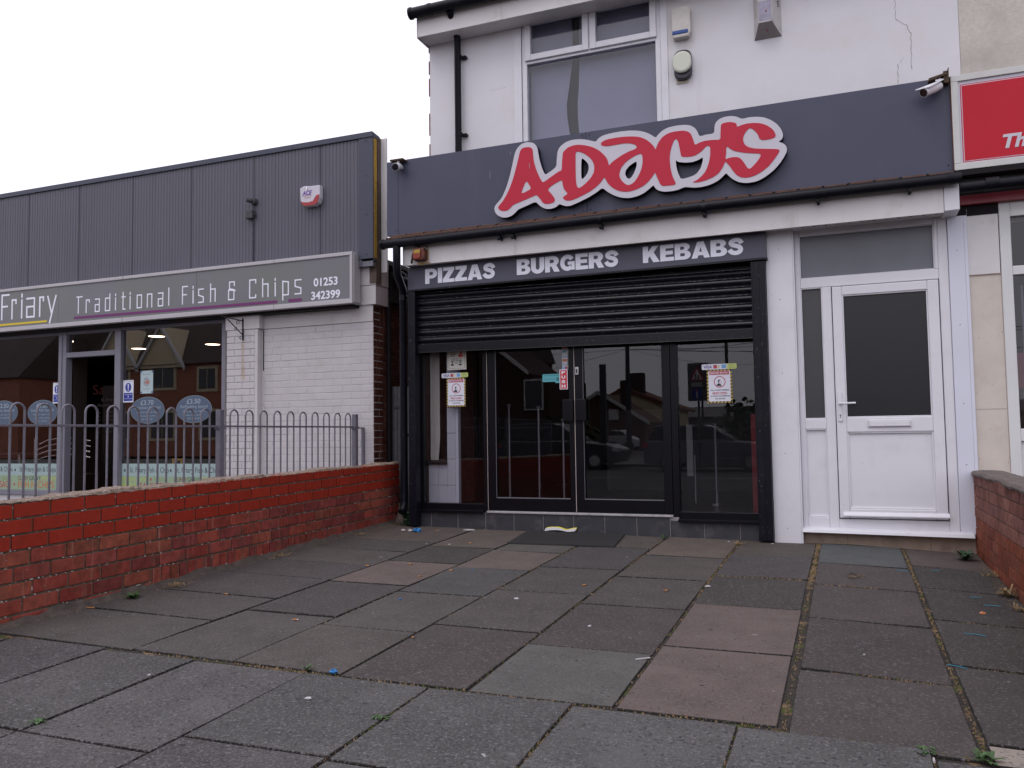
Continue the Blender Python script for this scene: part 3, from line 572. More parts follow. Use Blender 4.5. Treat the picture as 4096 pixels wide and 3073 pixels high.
for x in (-3.07, -2.93, -2.05, -1.1, -.15, .55):
    z = 2.912+(x+4)*.0065; m.box(x-.012, x+.012, -.34, -.25, z-.075, z-.045); m.ellip((x, -.33, z-.07), .014, .014, .02, 8, 6)
part('gutter', m, BLACKPL, AD)
m = MB(); m.tube([(-4.212, -.315, 2.90), (-4.212, -.315, 2.66), (-4.225, -.28, 2.60), (-4.275, -.08, 2.48), (-4.288, -.05, 2.42), (-4.288, -.05, .24)], .040, 12)
m.tube([(-4.288, -.05, 2.43), (-4.288, -.05, 2.37)], .043, 12)
for z in (2.40, .953): m.tube([(-4.288, -.05, z-.015), (-4.288, -.05, z+.015)], .042, 12); m.box(-4.335, -4.245, -.055, -.02, z-.01, z+.01)
m.tube([(-4.288, -.05, .27), (-4.288, -.06, .20), (-4.285, -.11, .16)], .040, 12)
part('shop_downpipe', m, BLACKPL, AD)
m = MB(); m.box(-4.18, .80, -.25, -.226, 2.690, 2.925); m.hexa([(-4.18, -.2255, 2.70), (.90, -.2255, 2.715), (.90, -.001, 2.715), (-4.18, -.001, 2.70), (-4.18, -.2255, 2.712), (.90, -.2255, 2.727), (.90, -.001, 2.727), (-4.18, -.001, 2.712)])
fa = part('fascia_board', m, WHITE_PVC2, AD, .003)
m = MB(); m.hexa([(.802, -.258, 2.700), (.912, -.258, 2.703), (.912, -.002, 2.703), (.802, -.002, 2.700), (.802, -.258, 2.92), (.912, -.258, 2.92), (.912, -.002, 2.92), (.802, -.002, 2.92)]); part('corner_cap', m, WHITE_PVC, fa, .004)
m = MB()
for k in range(12): m.box(-.30+k*.095, -.28+k*.095, -.19, -.13, 2.708, 2.7125)
parts_each('soffit_vent', m, BLACKSD, fa)
# body: flank wall and ground floor piers
m = MB(); m.box(-4.21, -4.10, .06, 8, -.2, 2.95); m.box(.80, .97, .22, 8, -.2, 2.95); m.box(-4.21, .97, 7.9, 8, -.2, 3)
part('flank_wall', m, mat('old_red_brick', (.14, .05, .035), .85, .3, 12), AD)
m = MB(); m.box(-.61, -.385, -.075, .0, -.03, 2.74); m.box(-.385, -.372, -.07, .0, -.03, 2.74); 
part('cladding_pilaster', m, WHITE_PVC, AD, .003)
m = MB(); 
for z in (.1, .75, 1.45, 2.1, 2.55): m.ellip((-.50, -.076, z), .004, .003, .004, 8, 5)
for z in (2.12, 1.5, .85, .35): m.ellip((.905, -.012, z+.3), .004, .003, .004, 8, 5)
parts_each('fixing_screw', m, PVC_GREY, AD)
m = MB(); m.box(.842, .962, -.012, .10, .085, 2.706); m.box(.9625, .988, -.010, .10, .085, 2.706); part('cladding_panel', m, mat('bluish_white_upvc', (.66, .67, .76), .38, .03, 2), AD, .003)
m = MB(); m.box(-.372, .99, .025, .2, -.15, .088); part('door_plinth', m, PLINTH, AD)
m = MB(); m.box(-.02, -.017, .0235, .024, -.1, .088); m.box(.62, .623, .0235, .024, -.1, .088); parts_each('plinth_joint', m, mat('plinth_joint_line', (.14, .11, .09), .9), AD)
# signboard -------------------------------------------------------------------------------
SG = thing('signboard', 'long dark grey signboard above the gutter carrying the red shop name', 'shop sign', (-1.77, -.12, 3.05))
m = MB(); m.box(-4.30, -2.237, -.12, -.08, 3.055, 3.852); m.box(-2.233, .898, -.12, -.08, 3.055, 3.852); m.box(-4.437, -4.303, -.1195, -.08, 3.055, 3.850); m.box(-4.437, .898, -.0795, -.03, 3.06, 3.845); part('panel', m, SIGN, SG, .0015)
m = MB(); m.box(-4.42, .89, -.085, .1, 3.035, 3.054); part('bottom_rail', m, BLACKSD, SG)
m = MB()
for x, z in ((-2.27, 3.085), (-2.20, 3.085), (-2.27, 3.82), (-2.20, 3.82), (.86, 3.11), (-4.32, 3.10), (-4.32, 3.80)): m.ellip((x, -.121, z), .006, .003, .006, 8, 5)
parts_each('fixing_screw', m, BLACKSD, SG)
m = MB(); m.box(-4.2, .6, -.03, .42, 3.5, 3.53); m.box(-4.2, -4.16, -.03, .44, 3.06, 3.8); m.box(.6, .64, -.03, .44, 3.06, 3.8); part('rear_bracket', m, BLACKMT, SG)
me = poly_curve_mesh([LOGO_WHITE]+LOGO_WHITE_HOLES, -.200, -.1235); o = link('logo_backing', me, WACR, SG)
me.materials.append(BLACKSD)
for p in me.polygons:
    if abs(p.normal.y) < .5: p.material_index = 1
me = poly_curve_mesh([LOGO_RED]+LOGO_RED_HOLES, -.2035, -.2005); link('lettering', me, RED, SG)
m = MB(); m.rrect(-2.97, -2.55, 3.25, 3.55, .1, -.1499, -.122)
for x in (-2.3, -1.7, -1.1): m.disc(x, 3.5, .02, .02, -.1499, -.1205, 10)
m = MB(); m.box(-3.247, -3.243, -.1206, -.1202, 3.53, 3.60); m.box(-3.02, -3.017, -.1206, -.1202, 3.74, 3.77); m.box(-2.792, -2.787, -.2042, -.2038, 3.545, 3.60); parts_each('scratch', m, mat('pale_scratch', (.28, .27, .30), .6), SG)
# header sign -----------------------------------------------------------------------------
HS = thing('header_sign', 'dark grey PIZZAS BURGERS KEBABS panel above the black shutter', 'shop sign', (-2.39, -.14, 2.47))
m = MB(); m.hexa([(-4.183, -.14, 2.458), (-.597, -.14, 2.475), (-.597, -.02, 2.475), (-4.183, -.02, 2.458), (-4.183, -.14, 2.692), (-.597, -.14, 2.700), (-.597, -.02, 2.700), (-4.183, -.02, 2.692)]); part('panel', m, HEAD, HS, .002)
m = MB(); m.hexa([(-4.19, -.150, 2.440), (-.590, -.150, 2.457), (-.590, -.03, 2.457), (-4.19, -.03, 2.440), (-4.19, -.150, 2.457), (-.590, -.150, 2.474), (-.590, -.03, 2.474), (-4.19, -.03, 2.457)]); part('lower_lip', m, SHUT, HS)
for s, a, b, z0, z1 in (('PIZZAS', -3.977, -3.193, 2.505, 2.660), ('BURGERS', -2.961, -1.933, 2.513, 2.668), ('KEBABS', -1.700, -.790, 2.520, 2.672)):
    link('lettering', heavy_word(s, a, b, z0, z1, -.1405), LETW, HS)
# ================================================================== shopfront
SH = thing('roller_shutter', 'black roller shutter half lowered over the takeaway front', 'shutter', (-2.4, -.1, 2.45))
ang = -.0094
def tz(x): return (x+4.13)*ang
prof = []
def shutz(k): return 2.428-k*.0768
m = MB(); nseg = 24
xa, xb = -4.10, -.735
P = []
for k in range(7):
    z1 = shutz(k); z0 = z1-.0768
    for a in range(9):
        t = a/8; P.append((-.062-.020*math.sin(math.pi*min(1, t*1.12)), z1-(z1-z0)*t*.93))
    P.append((-.058, z0+.004)); P.append((-.060, z0))
V = [(x, y, z+tz(x)) for x in (xa, (xa+xb)/2, xb) for y, z in P]; n = len(P)
F = [(j*n+i, j*n+i+1, (j+1)*n+i+1, (j+1)*n+i) for j in range(2) for i in range(n-1)]
m.idx(V, F); part('curtain_or_shade', m, SHUT, SH)
WE = mat('worn_slat_edge', (.035, .035, .045), .5, .3, 20, spots=[((.20, .19, .22), 30, .52, .66), ((.01, .01, .012), 18, .60, .66)])
for k in range(8):
    z = shutz(k)+.002; m = MB(); m.hexa([(xa, -.0725, z-.0035+tz(xa)), (xb, -.0725, z-.0035+tz(xb)), (xb, -.058, z-.0035+tz(xb)), (xa, -.058, z-.0035+tz(xa)), (xa, -.0725, z+tz(xa)), (xb, -.0725, z+tz(xb)), (xb, -.058, z+tz(xb)), (xa, -.058, z+tz(xa))]); part('slat_edge', m, WE, SH)
m = MB(); z = shutz(7)
m.hexa([(xa, -.095, z-.088+tz(xa)), (xb, -.095, z-.088+tz(xb)), (xb, -.045, z-.088+tz(xb)), (xa, -.045, z-.088+tz(xa)), (xa, -.095, z+tz(xa)), (xb, -.095, z+tz(xb)), (xb, -.045, z+tz(xb)), (xa, -.045, z+tz(xa))])
m.hexa([(xa, -.103, z-.092+tz(xa)), (xb, -.103, z-.092+tz(xb)), (xb, -.09, z-.092+tz(xb)), (xa, -.09, z-.092+tz(xa)), (xa, -.103, z-.084+tz(xa)), (xb, -.103, z-.084+tz(xb)), (xb, -.09, z-.084+tz(xb)), (xa, -.09, z-.084+tz(xa))])
part('bottom_bar', m, SHUT, SH, .003)
for x0, x1 in ((-4.182, -4.100), (-.735, -.612)):
    m = MB(); m.box(x0, x1, -.14, -.04, -.01 if x0 > -1 else .02, 2.445)
    if x0 < -1: m.box(x0+.07, x0+.0815, -.145, -.139, .02, 2.44)
    else: m.box(x0, x0+.012, -.145, -.139, -.01, 2.44); m.box(x0+.066, x0+.070, -.143, -.139, -.01, 2.44)
    part('guide_rail', m, BLACKMT, SH, .003)
# plinth tiles
m = MB(); xs = [-4.16, -3.989, -3.688, -3.381, -3.077, -2.770, -2.461, -2.152, -1.843, -1.531, -1.220, -.905, -.66]
for a, b in zip(xs, xs[1:]):
    top = .172 if b < -3.3 else (.183-(a+3.35)*.009 if b < -1.4 else .135)
    m.box(a+.003, b-.003, -.02, .0, -.12, top)
pl = part('plinth_tile', m, TILEG, AD, .001)
m = MB(); m.box(-4.17, -.66, -.0195+.003, .02, -.12, .132); m.box(-4.17, -1.45, -.0165, .0199, .1321, .165); part('tile_grout', m, GROUT, AD)
# frames
SF = thing('shopfront', 'black framed glazed shopfront with two doors and two side windows', 'shopfront', (-2.4, .03, .17))
F0, F1 = .0, .075
m = MB()
m.box(-4.10, -4.082, F0, F1, .25, 2.45); m.box(-4.17, -4.10, F0, F1, .17, 2.45)
m.box(-3.405, -3.362, F0, F1, .17, 2.45); m.box(-1.500, -1.440, F0, F1, .165, 2.45); m.box(-.745, -.66, F0, F1, .14, 2.45)
m.box(-4.10, -3.405, F0-.004, F1, .17, .252); m.box(-1.44, -.745, F0-.004, F1, .14, .215)
m.box(-4.10, -.745, F0, F1, 1.96, 2.05); m.box(-4.082, -.745, .02, .06, 2.3, 2.45)
part('frame', m, BLACKFR, SF, .003)
m = MB(); m.box(-4.165, -3.395, -.055, -.001, .172, .188); m.box(-4.165, -3.395, -.06, -.050, .160, .188); part('sill', m, BLACKFR, SF, .002); m = MB(); m.box(-1.450, -.735, -.055, -.0045, .137, .152); m.box(-1.450, -.735, -.060, -.050, .122, .152); part('sill', m, BLACKFR, SF, .002)
m = MB(); m.box(-3.36, -1.50, -.035, .02, .166, .186); part('threshold', m, mat('worn_metal_threshold', (.40, .38, .39), .45, .2, 20, metal=.3), SF, .003)
for nm, a, b, z0 in (('side_window', -4.082, -3.405, .252), ('side_window', -1.44, -.745, .215)):
    m = MB(); m.box(a, b, .045, .051, z0, 1.96); part('pane', m, GLASS1, SF)
for a, b, ga, gb in ((-3.355, -2.437, -3.268, -2.492), (-2.431, -1.505, -2.349, -1.583)):
    m = MB(); m.box(a, ga, .005, .055, .19, 1.95); m.box(gb, b, .005, .055, .19, 1.95); m.box(ga, gb, .005, .055, .19, .312); m.box(ga, gb, .005, .055, 1.86, 1.95)
    d = part('door', m, BLACKFR, SF, .003)
    m = MB(); m.box(ga, gb, .028, .034, .312, 1.86); part('door_pane', m, GLASS1, d)
    m = MB(); m.box(ga, gb, .002, .006, .312, .322); m.box(ga, ga+.004, .002, .006, .322, 1.86); part('glazing_bead', m, mat('dull_metal_bead', (.14, .135, .15), .45), d)
m = MB(); m.box(-2.4365, -2.4315, -.002, .006, .19, 1.95); part('edge_strip', m, mat('bright_edge', (.42, .36, .34), .4, .1, 10), SF); m = MB(); m.box(-3.361, -3.3575, -.002, .004, .19, 1.95); part('edge_strip', m, mat('bright_edge', (.42, .36, .34), .4, .1, 10), SF)
for a, b in ((-2.548, -2.445), (-2.420, -2.315)):
    m = MB(); m.box(a, b, -.035, .0, 1.068, 1.276); part('push_plate', m, BLACKFR, SF, .004)
m = MB(); m.rrect(-2.419, -2.387, 1.515, 1.590, .006, -.016, .004); lk = part('lock_plate', m, ALU, SF, .002)
m = MB(); m.rrect(-2.409, -2.397, 1.530, 1.570, .005, -.020, -.0165); part('keyhole', m, BLACKFR, lk)
# shop interior
SI = thing('shop_interior', 'dark interior of the takeaway with white tiled wall seen through the glass', 'shop interior', (-2.4, 2, .18))
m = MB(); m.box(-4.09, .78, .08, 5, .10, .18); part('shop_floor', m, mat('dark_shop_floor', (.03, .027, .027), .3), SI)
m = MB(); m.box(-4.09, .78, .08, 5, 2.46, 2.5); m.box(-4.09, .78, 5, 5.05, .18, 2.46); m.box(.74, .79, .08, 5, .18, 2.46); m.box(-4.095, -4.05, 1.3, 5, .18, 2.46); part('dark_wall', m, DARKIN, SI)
TW = mat('white_wall_tile', (.56, .56, .60), .3, .03, 4)
m = MB()
m.box(-4.088, -3.975, .12, .15, .18, .425); m.box(-3.971, -3.872, .12, .15, .18, .425); m.box(-4.088, -3.975, .12, .15, .429, .640); m.box(-3.971, -3.872, .12, .15, .429, .640)
zs = [.18, .43, .70, .97, 1.24, 1.51, 1.78, 2.1]
for a, b in zip(zs, zs[1:]): m.box(-3.868, -3.775, .115, .15, a, b-.004)
part('wall_tile', m, TW, SI)
m = MB(); m.box(-3.771, -3.738, .112, .17, .18, 2.3); part('corner_trim', m, mat('white_corner_trim', (.62, .62, .68), .3), SI)
m = MB(); m.box(-4.088, -3.870, .085, .118, .645, .685); part('ledge', m, DARKIN, SI)
m = MB(); V = []
for j in range(12):
    z = .69+j*.115
    for k in range(5): V.append((-4.066+k*.027-(.02*max(0, 2-j)/2)*(k/4), .125+.006*math.sin(k*2), z))
m.idx(V, [(j*5+k, j*5+k+1, (j+1)*5+k+1, (j+1)*5+k) for j in range(11) for k in range(4)], True); part('blind', m, mat('cream_blind', (.50, .48, .42), .8), SI)
m = MB()
for x, zt in ((-3.607, 1.28), (-3.245, 1.25), (-2.953, 1.10), (-1.275, 1.02)):
    m.tube([(x, 1.2, .18), (x, 1.2, zt)], .013, 10); m.tube([(x, 1.2, .18), (x, 1.2, .195)], .05, 12); m.ellip((x, 1.2, zt), .026, .026, .018)
part('barrier_post', m, mat('satin_steel', (.42, .40, .43), .3, metal=.6), SI)
m = MB(); m.box(-1.577, -1.512, 1.2, 1.25, .48, 1.02); m.box(-1.50, -1.49, 1.2, 1.22, .2, .7); part('white_panel', m, mat('offwhite_panel', (.32, .32, .31), .5), SI)
m = MB(); m.box(-.80, -.752, .10, .4, .18, 1.10); part('red_panel', m, mat('red_panel', (.16, .01, .015), .5), SI)
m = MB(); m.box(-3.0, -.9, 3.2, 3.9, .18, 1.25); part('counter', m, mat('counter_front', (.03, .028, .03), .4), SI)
# ---- posters on the glass
YG = .0445
HZ = mat('hazard_tape', (.6, .4, .05), .6)
def hazard(mb1, mb2, x0, x1, z0, z1, w_):
    mb1.box(x0, x1, YG-.0012, YG-.0006, z0, z1)
    n = 10
    for k in range(n):
        z = z0+(z1-z0)*(k+.25)/n; h = (z1-z0)/n*.5
        for xx in (x0, x1-w_): mb2.prism([(xx, z), (xx+w_, z+h*.35), (xx+w_, z+h*1.35), (xx, z+h)], YG-.0018, YG-.0013)
    n = 7
    for k in range(n):
        x = x0+(x1-x0)*(k+.25)/n; h = (x1-x0)/n*.5
        for zz in (z0, z1-w_): mb2.prism([(x, zz), (x+h, zz), (x+h*1.35, zz+w_), (x+h*.35, zz+w_)], YG-.0018, YG-.0013)
def maskposter(x0, x1, z0, z1, label):
    t = thing('entry_notice', label, 'notice', (x0, YG, z0), 'face covering notices')
    a, b = MB(), MB(); wd = (x1-x0)*.065; hazard(a, b, x0, x1, z0, z1, wd)
    part('border', a, HZ, t); part('border_stripe', b, INK, t)
    m = MB(); m.box(x0+wd, x1-wd, YG-.0030, YG-.0019, z0+wd, z1-wd*.8); part('sheet', m, PAPER, t)
    W_ = x1-x0; H_ = z1-z0; y = YG-.0032; fx = lambda u: x0+W_*u; fz = lambda v: z0+H_*v
    m = MB(); m.box(fx(.11), fx(.89), y-.0008, y, fz(.85), fz(.955)); part('banner', m, INKRED, t)
    text('lettering', 'BEFORE ENTRY', fx(.15), fx(.86), fz(.875), fz(.93), y-.001, PAPER, t, .02, .0006)
    m = MB(); cx, cz, ro, ri = fx(.51), fz(.635), H_*.172, H_*.150; n = 30
    for k in range(n):
        p0, p1 = 2*math.pi*k/n, 2*math.pi*(k+1)/n
        m.prism([(cx+ri*math.cos(p0), cz+ri*math.sin(p0)), (cx+ro*math.cos(p0), cz+ro*math.sin(p0)), (cx+ro*math.cos(p1), cz+ro*math.sin(p1)), (cx+ri*math.cos(p1), cz+ri*math.sin(p1))], y-.0008, y)
    part('ring', m, INKRED, t)
    m = MB(); s = H_*.1
    m.disc(cx-s*.1, cz+s*.15, s*.42, s*.55, y-.0008, y, 14); m.prism([(cx-s*1.1, cz-s*1.15), (cx+s*.6, cz-s*1.35), (cx+s*.2, cz-s*.6), (cx-s*.5, cz-s*.45)], y-.0008, y); part('masked_head', m, INK, t)
    m = MB(); m.disc(cx+s*.15, cz+s*.02, s*.33, s*.36, y-.0016, y-.0009, 12); part('mask', m, PAPER, t)
    m = MB(); m.prism([(cx+s*.25, cz-s*.4), (cx+s*.55, cz-s*.2), (cx+s*.5, cz+s*.15), (cx+s*.35, cz-s*.1)], y-.0024, y-.0017); part('mark', m, INKRED, t)
    text('lettering', 'ALL CUSTOMERS', fx(.13), fx(.88), fz(.365), fz(.405), y, INK, t, .03, .0006)
    text('lettering', 'MUST WEAR', fx(.22), fx(.80), fz(.275), fz(.325), y, INKRED, t, .035, .0006)
    m = MB(); m.box(fx(.22), fx(.80), y-.0006, y, fz(.258), fz(.264)); part('underline', m, INKRED, t)
    text('lettering', 'A FACE COVERING', fx(.12), fx(.91), fz(.188), fz(.228), y, INK, t, .03, .0006)
    text('lettering', 'TO ENTER', fx(.31), fx(.72), fz(.105), fz(.145), y, INK, t, .03, .0006)
maskposter(-3.833, -3.618, 1.239, 1.535, 'white face covering notice with hazard border in the left side window')
maskposter(-1.172, -.947, 1.207, 1.511, 'white face covering notice with hazard border in the right side window')
def cards(x0, x1, z0, z1, label):
    t = thing('payment_sticker', label, 'sticker', (x0, YG, z0), 'payment stickers'); y = YG-.0012; W_ = x1-x0; H_ = z1-z0; fx = lambda u: x0+W_*u; fz = lambda v: z0+H_*v
    m = MB(); m.rrect(x0, fx(.76), z0, z1, H_*.2, y, YG-.0004); part('backing', m, PAPER, t)
    m = MB(); m.rrect(fx(.72), x1, z0, z1, H_*.2, y-.0006, y-.0001); part('green_end', m, mat('lime_sticker', (.52, .60, .20), .5), t)
    text('lettering', 'VISA', fx(.05), fx(.30), fz(.22), fz(.78), y, mat('visa_blue', (.12, .10, .28), .5), t, .03, .0006)
    m = MB(); m.box(fx(.335), fx(.44), y-.0006, y, fz(.18), fz(.82)); part('red_block', m, mat('card_red', (.45, .06, .08), .5), t)
    m = MB(); m.disc(fx(.485), fz(.5), W_*.04, H_*.3, y-.0012, y-.0007, 14); part('cream_disc', m, mat('card_cream', (.62, .55, .38), .5), t)
    m = MB(); m.box(fx(.57), fx(.70), y-.0006, y, fz(.16), fz(.86)); part('blue_block', m, mat('card_blue', (.16, .36, .62), .5), t)
    for k, s in enumerate(('Cash', 'Payments', 'Welcome')): text('lettering', s, fx(.775), fx(.96 if k else .90), fz(.70-k*.27), fz(.85-k*.27), y-.0008, mat('olive_ink', (.20, .25, .06), .5), t, .02, .0005)
cards(-3.889, -3.587, 1.540, 1.588, 'long white and lime card payment sticker above the left face covering notice')
cards(-1.216, -.902, 1.515, 1.565, 'long white and lime card payment sticker above the right face covering notice')
t = thing('distancing_notice', 'white notice with a red 2 partly hidden behind the shutter bar', 'notice', (-3.82, YG, 1.62)); y = YG-.0012
m = MB(); m.box(-3.822, -3.606, y, YG-.0004, 1.620, 1.93); part('sheet', m, mat('cream_paper', (.60, .58, .54), .6), t)
m = MB(); m.frame(-3.806, -3.622, 1.633, 1.92, .003, y-.0006, y); part('border', m, mat('brown_ink', (.25, .12, .05), .6), t)
text('lettering', '2', -3.700, -3.64, 1.752, 1.85, y, mat('bright_red_ink', (.55, .04, .03), .6), t, .03, .0006)
for k, (a, b) in enumerate(((-3.79, -3.735), (-3.79, -3.72), (-3.79, -3.73), (-3.79, -3.73))): 
    text('lettering', ('KEEP', 'DISTANCE', 'PLEASE', 'STAY')[k], a, b, 1.758+k*.018, 1.768+k*.018, y, INKRED if k > 1 else INK, t, .03, .0006)
text('lettering', 'PLEASE MAINTAIN', -3.775, -3.66, 1.728, 1.739, y, INK, t, .02, .0006); text('lettering', 'SOCIAL DISTANCE', -3.782, -3.652, 1.708, 1.721, y, INK, t, .03, .0006); text('lettering', '2m', -3.733, -3.700, 1.682, 1.700, y, INK, t, .01, .0006)
m = MB()
for cx in (-3.765, -3.675): m.disc(cx, 1.698, .009, .011, y-.0006, y, 12); m.prism([(cx-.02, 1.665), (cx+.02, 1.665), (cx+.014, 1.682), (cx-.014, 1.682)], y-.0006, y)
part('figure', m, INK, t)
t = thing('push_sign', 'red PUSH sign on the left hand door', 'sign', (-2.58, .02, 1.38))
m = MB(); m.box(-2.584, -2.502, .0015, .0045, 1.378, 1.572); part('border', m, PAPER, t)
m = MB(); m.box(-2.578, -2.508, .0006, .0014, 1.384, 1.566); part('plate', m, mat('push_red', (.50, .03, .04), .4), t)
for k, ch in enumerate('PUSH'): text('lettering', ch, -2.563, -2.524, 1.527-k*.0445, 1.557-k*.0445, 0, PAPER, t, .04, .0006)
t = thing('payment_strip', 'narrow vertical strip of card logos above the PUSH sign', 'sticker', (-2.56, .02, 1.57)); y = .0265
m = MB(); m.box(-2.562, -2.508, y, .0278, 1.575, 1.86); part('backing', m, mat('grey_white_sticker', (.42, .43, .46), .5), t)
for z0, z1, c in ((1.578, 1.602, 'card_blue'), (1.617, 1.622, 'ink_b'), (1.652, 1.676, 'card_red2'), (1.693, 1.700, 'ink_b'), (1.74, 1.76, 'card_teal'), (1.78, 1.80, 'card_red2')):
    m = MB(); m.box(-2.557, -2.513, y-.0006, y, z0, z1); part('logo', m, mat(c, {'card_blue': (.1, .3, .6), 'ink_b': (.05, .1, .4), 'card_red2': (.42, .10, .03), 'card_teal': (.15, .3, .36)}[c], .5), t)
m = MB(); m.box(-2.535, -2.513, y-.0012, y-.0007, 1.578, 1.602); part('logo_half', m, INKRED, t)
t = thing('hygiene_sticker', 'teal hygiene rating sticker beside the PUSH sign', 'sticker', (-2.77, .02, 1.44)); y = .0265
m = MB(); m.rrect(-2.771, -2.588, 1.458, 1.534, .004, y, .0278); m.rrect(-2.637, -2.589, 1.444, 1.459, .003, y, .0278); part('backing', m, TEAL, t)
text('lettering', 'FOOD HYGIENE RATING', -2.758, -2.60, 1.515, 1.525, y, mat('dark_teal_ink', (.01, .08, .09), .5), t, .01, .0006)
m = MB()
for k in range(5): m.disc(-2.752+k*.025, 1.482, .007, .009, y-.0006, y, 10)
part('rating_mark', m, mat('mid_teal_ink', (.04, .20, .22), .5), t)
m = MB(); m.disc(-2.613, 1.482, .014, .017, y-.0008, y, 16); part('rating_disc', m, mat('dark_teal_ink', (.01, .08, .09), .5), t)
text('lettering', '5', -2.618, -2.608, 1.473, 1.491, y-.001, TEAL, t, .02, .0006)
# ================================================================== white side door
DS = thing('side_door', 'white upvc door with dark obscured glass, letterbox and narrow side panel', 'door', (.23, 0, .1))
m = MB(); FX0, FX1 = -.372, .840
m.box(FX0, -.330, 0, .07, .098, 2.76); m.box(.765, FX1, 0, .07, .098, 2.76); m.box(.738, .765, 0, .07, 2.280, 2.76); m.box(-.330, .738, 0, .07, 2.665, 2.76); m.box(-.330, .765, 0, .07, 2.195, 2.280)
m.box(-.155, -.078, 0, .07, .098, 2.195); m.box(-.330, -.155, 0, .07, .955, 1.045); m.box(-.330, -.155, 0, .07, .098, .200); m.box(-.078, .765, 0.0, .07, .098, .185)
part('frame', m, WHITE_PVC, DS, .006)
m = MB(); m.hexa([(-.376, -.085, .072), (.935, -.085, .060), (.935, .02, .060), (-.376, .02, .072), (-.376, -.075, .098), (.935, -.075, .086), (.935, .02, .104), (-.376, .02, .112)]); part('sill', m, WHITE_PVC, DS, .003)
def bead(mb, x0, x1, z0, z1, w=.016, y0=-.004, y1=.03): mb.frame(x0-w, x1+w, z0-w, z1+w, w, y0, y1)
m = MB(); m.box(-.330, .738, .030, .038, 2.280, 2.665); part('transom_pane', m, OBS1, DS)
m = MB(); m.box(-.330, -.155, .030, .038, 1.045, 2.195); part('side_pane', m, OBS3, DS)
m = MB(); m.box(-.330, -.155, .025, .035, .200, .955); part('side_panel', m, WHITE_PVC, DS)
m = MB()
for q in ((-.322, .730, 2.288, 2.657), (-.322, -.163, 1.053, 2.187), (-.322, -.163, .208, .947)):
    m.frame(q[0]-.008, q[1]+.008, q[2]-.008, q[3]+.008, .008, .004, .030)
part('glazing_bead', m, WHITE_PVC, DS, .003)
m = MB(); DX0, DX1, DZ0, DZ1 = -.072, .757, .195, 2.188
m.box(DX0, .008, -.018, .05, DZ0, DZ1); m.box(.672, DX1, -.018, .05, DZ0, DZ1); m.box(.008, .672, -.018, .05, 2.110, DZ1); m.box(.008, .672, -.018, .05, .925, 1.050); m.box(.008, .672, -.018, .05, DZ0, .275)
dl = part('door_leaf', m, WHITE_PVC, DS, .007)
m = MB(); m.box(.008, .672, .012, .020, 1.050, 2.110); part('door_pane', m, OBS2, dl)
m = MB(); m.box(.008, .672, .006, .018, .275, .925); part('lower_panel', m, WHITE_PVC, dl)
m = MB(); m.frame(.008, .672, 1.05, 2.11, .010, -.010, .012); m.frame(.008, .672, .275, .925, .012, -.010, .006); part('glazing_bead', m, WHITE_PVC, dl, .003)
m = MB(); m.prismx([(-.045, .222), (-.018, .250), (-.018, .205), (-.045, .212)], -.045, .765); part('weather_bar', m, WHITE_PVC, dl, .002)
m = MB(); m.rrect(-.057, -.022, 1.018, 1.275, .014, -.030, -.0185); hd = part('handle_plate', m, WHITE_PVC, dl, .003)
m = MB(); m.tube([(-.040, -.03, 1.172), (-.040, -.062, 1.172), (-.028, -.070, 1.172), (.085, -.066, 1.174)], .009, 10); part('lever', m, WHITE_PVC, hd)
m = MB(); m.disc(-.040, 1.072, .006, .006, -.0315, -.0302, 12); m.box(-.0425, -.0375, -.0315, -.0302, 1.050, 1.070); part('keyhole', m, INK, hd)
m = MB(); m.box(.176, .508, -.034, -.0185, .968, 1.024); lb = part('letterbox', m, mat('cream_white_letterbox', (.62, .60, .62), .35), dl, .004)
m = MB(); m.box(.190, .494, -.038, -.0345, .974, 1.014); part('letter_flap', m, WHITE_PVC, lb, .003)
# ================================================================== neighbouring shop on the right
NB = thing('neighbour_shop', 'cream rendered shop next door with white framed window and dark red beam', 'building', (2.5, 0, 0))
m = MB(); m.box(1.058, 6, .455, .8, 3.0, 7.0); part('upper_wall', m, CREAM_DASH, NB)
m = MB(); m.box(.972, 1.228, .02, .4, .57, 2.205); m.box(.99, 6, .02, .4, -.3, .57); m.box(1.0, 6, .3, .4, 2.7, 3.2); part('pier', m, CREAM, NB)
m = MB(); m.box(.975, 1.216, .012, .3, 2.208, 2.76); m.box(.990, .9925, .01, .3, 2.21, 2.76); part('white_panel', m, WHITE_PVC2, NB, .003)
m = MB(); m.box(.978, 1.218, .0185, .0197, 1.098, 1.101); m.box(1.2185, 1.2205, .0185, .0197, .6, 2.2); m.box(.975, 1.22, .009, .0118, 2.203, 2.2075); part('render_joint', m, mat('rusty_joint', (.32, .22, .17), .9, .3, 30), NB)
m = MB(); m.box(1.222, 1.303, 0.005, .10, .55, 2.83); m.box(1.303, 3.2, .005, .10, 2.665, 2.83); m.box(1.303, 3.2, .005, .10, 2.183, 2.257); m.box(1.303, 3.2, .005, .10, .835, .937); m.box(1.303, 3.2, .03, .1, .55, .835)
wf = part('window_frame', m, mat('cream_white_upvc', (.66, .66, .66), .4, .04, 3), NB, .006)
m = MB(); m.box(1.303, 3.2, .045, .051, .937, 2.183); m.box(1.303, 3.2, .045, .051, 2.257, 2.665); part('window_pane', m, GLASS2, wf)
m = MB(); m.box(1.23, 6, 2.5, 2.55, .55, 2.8); m.box(1.23, 6, .11, 2.5, 2.8, 2.85); m.box(1.23, 6, .11, 2.5, .5, .55); part('dark_room', m, DARKIN, NB)
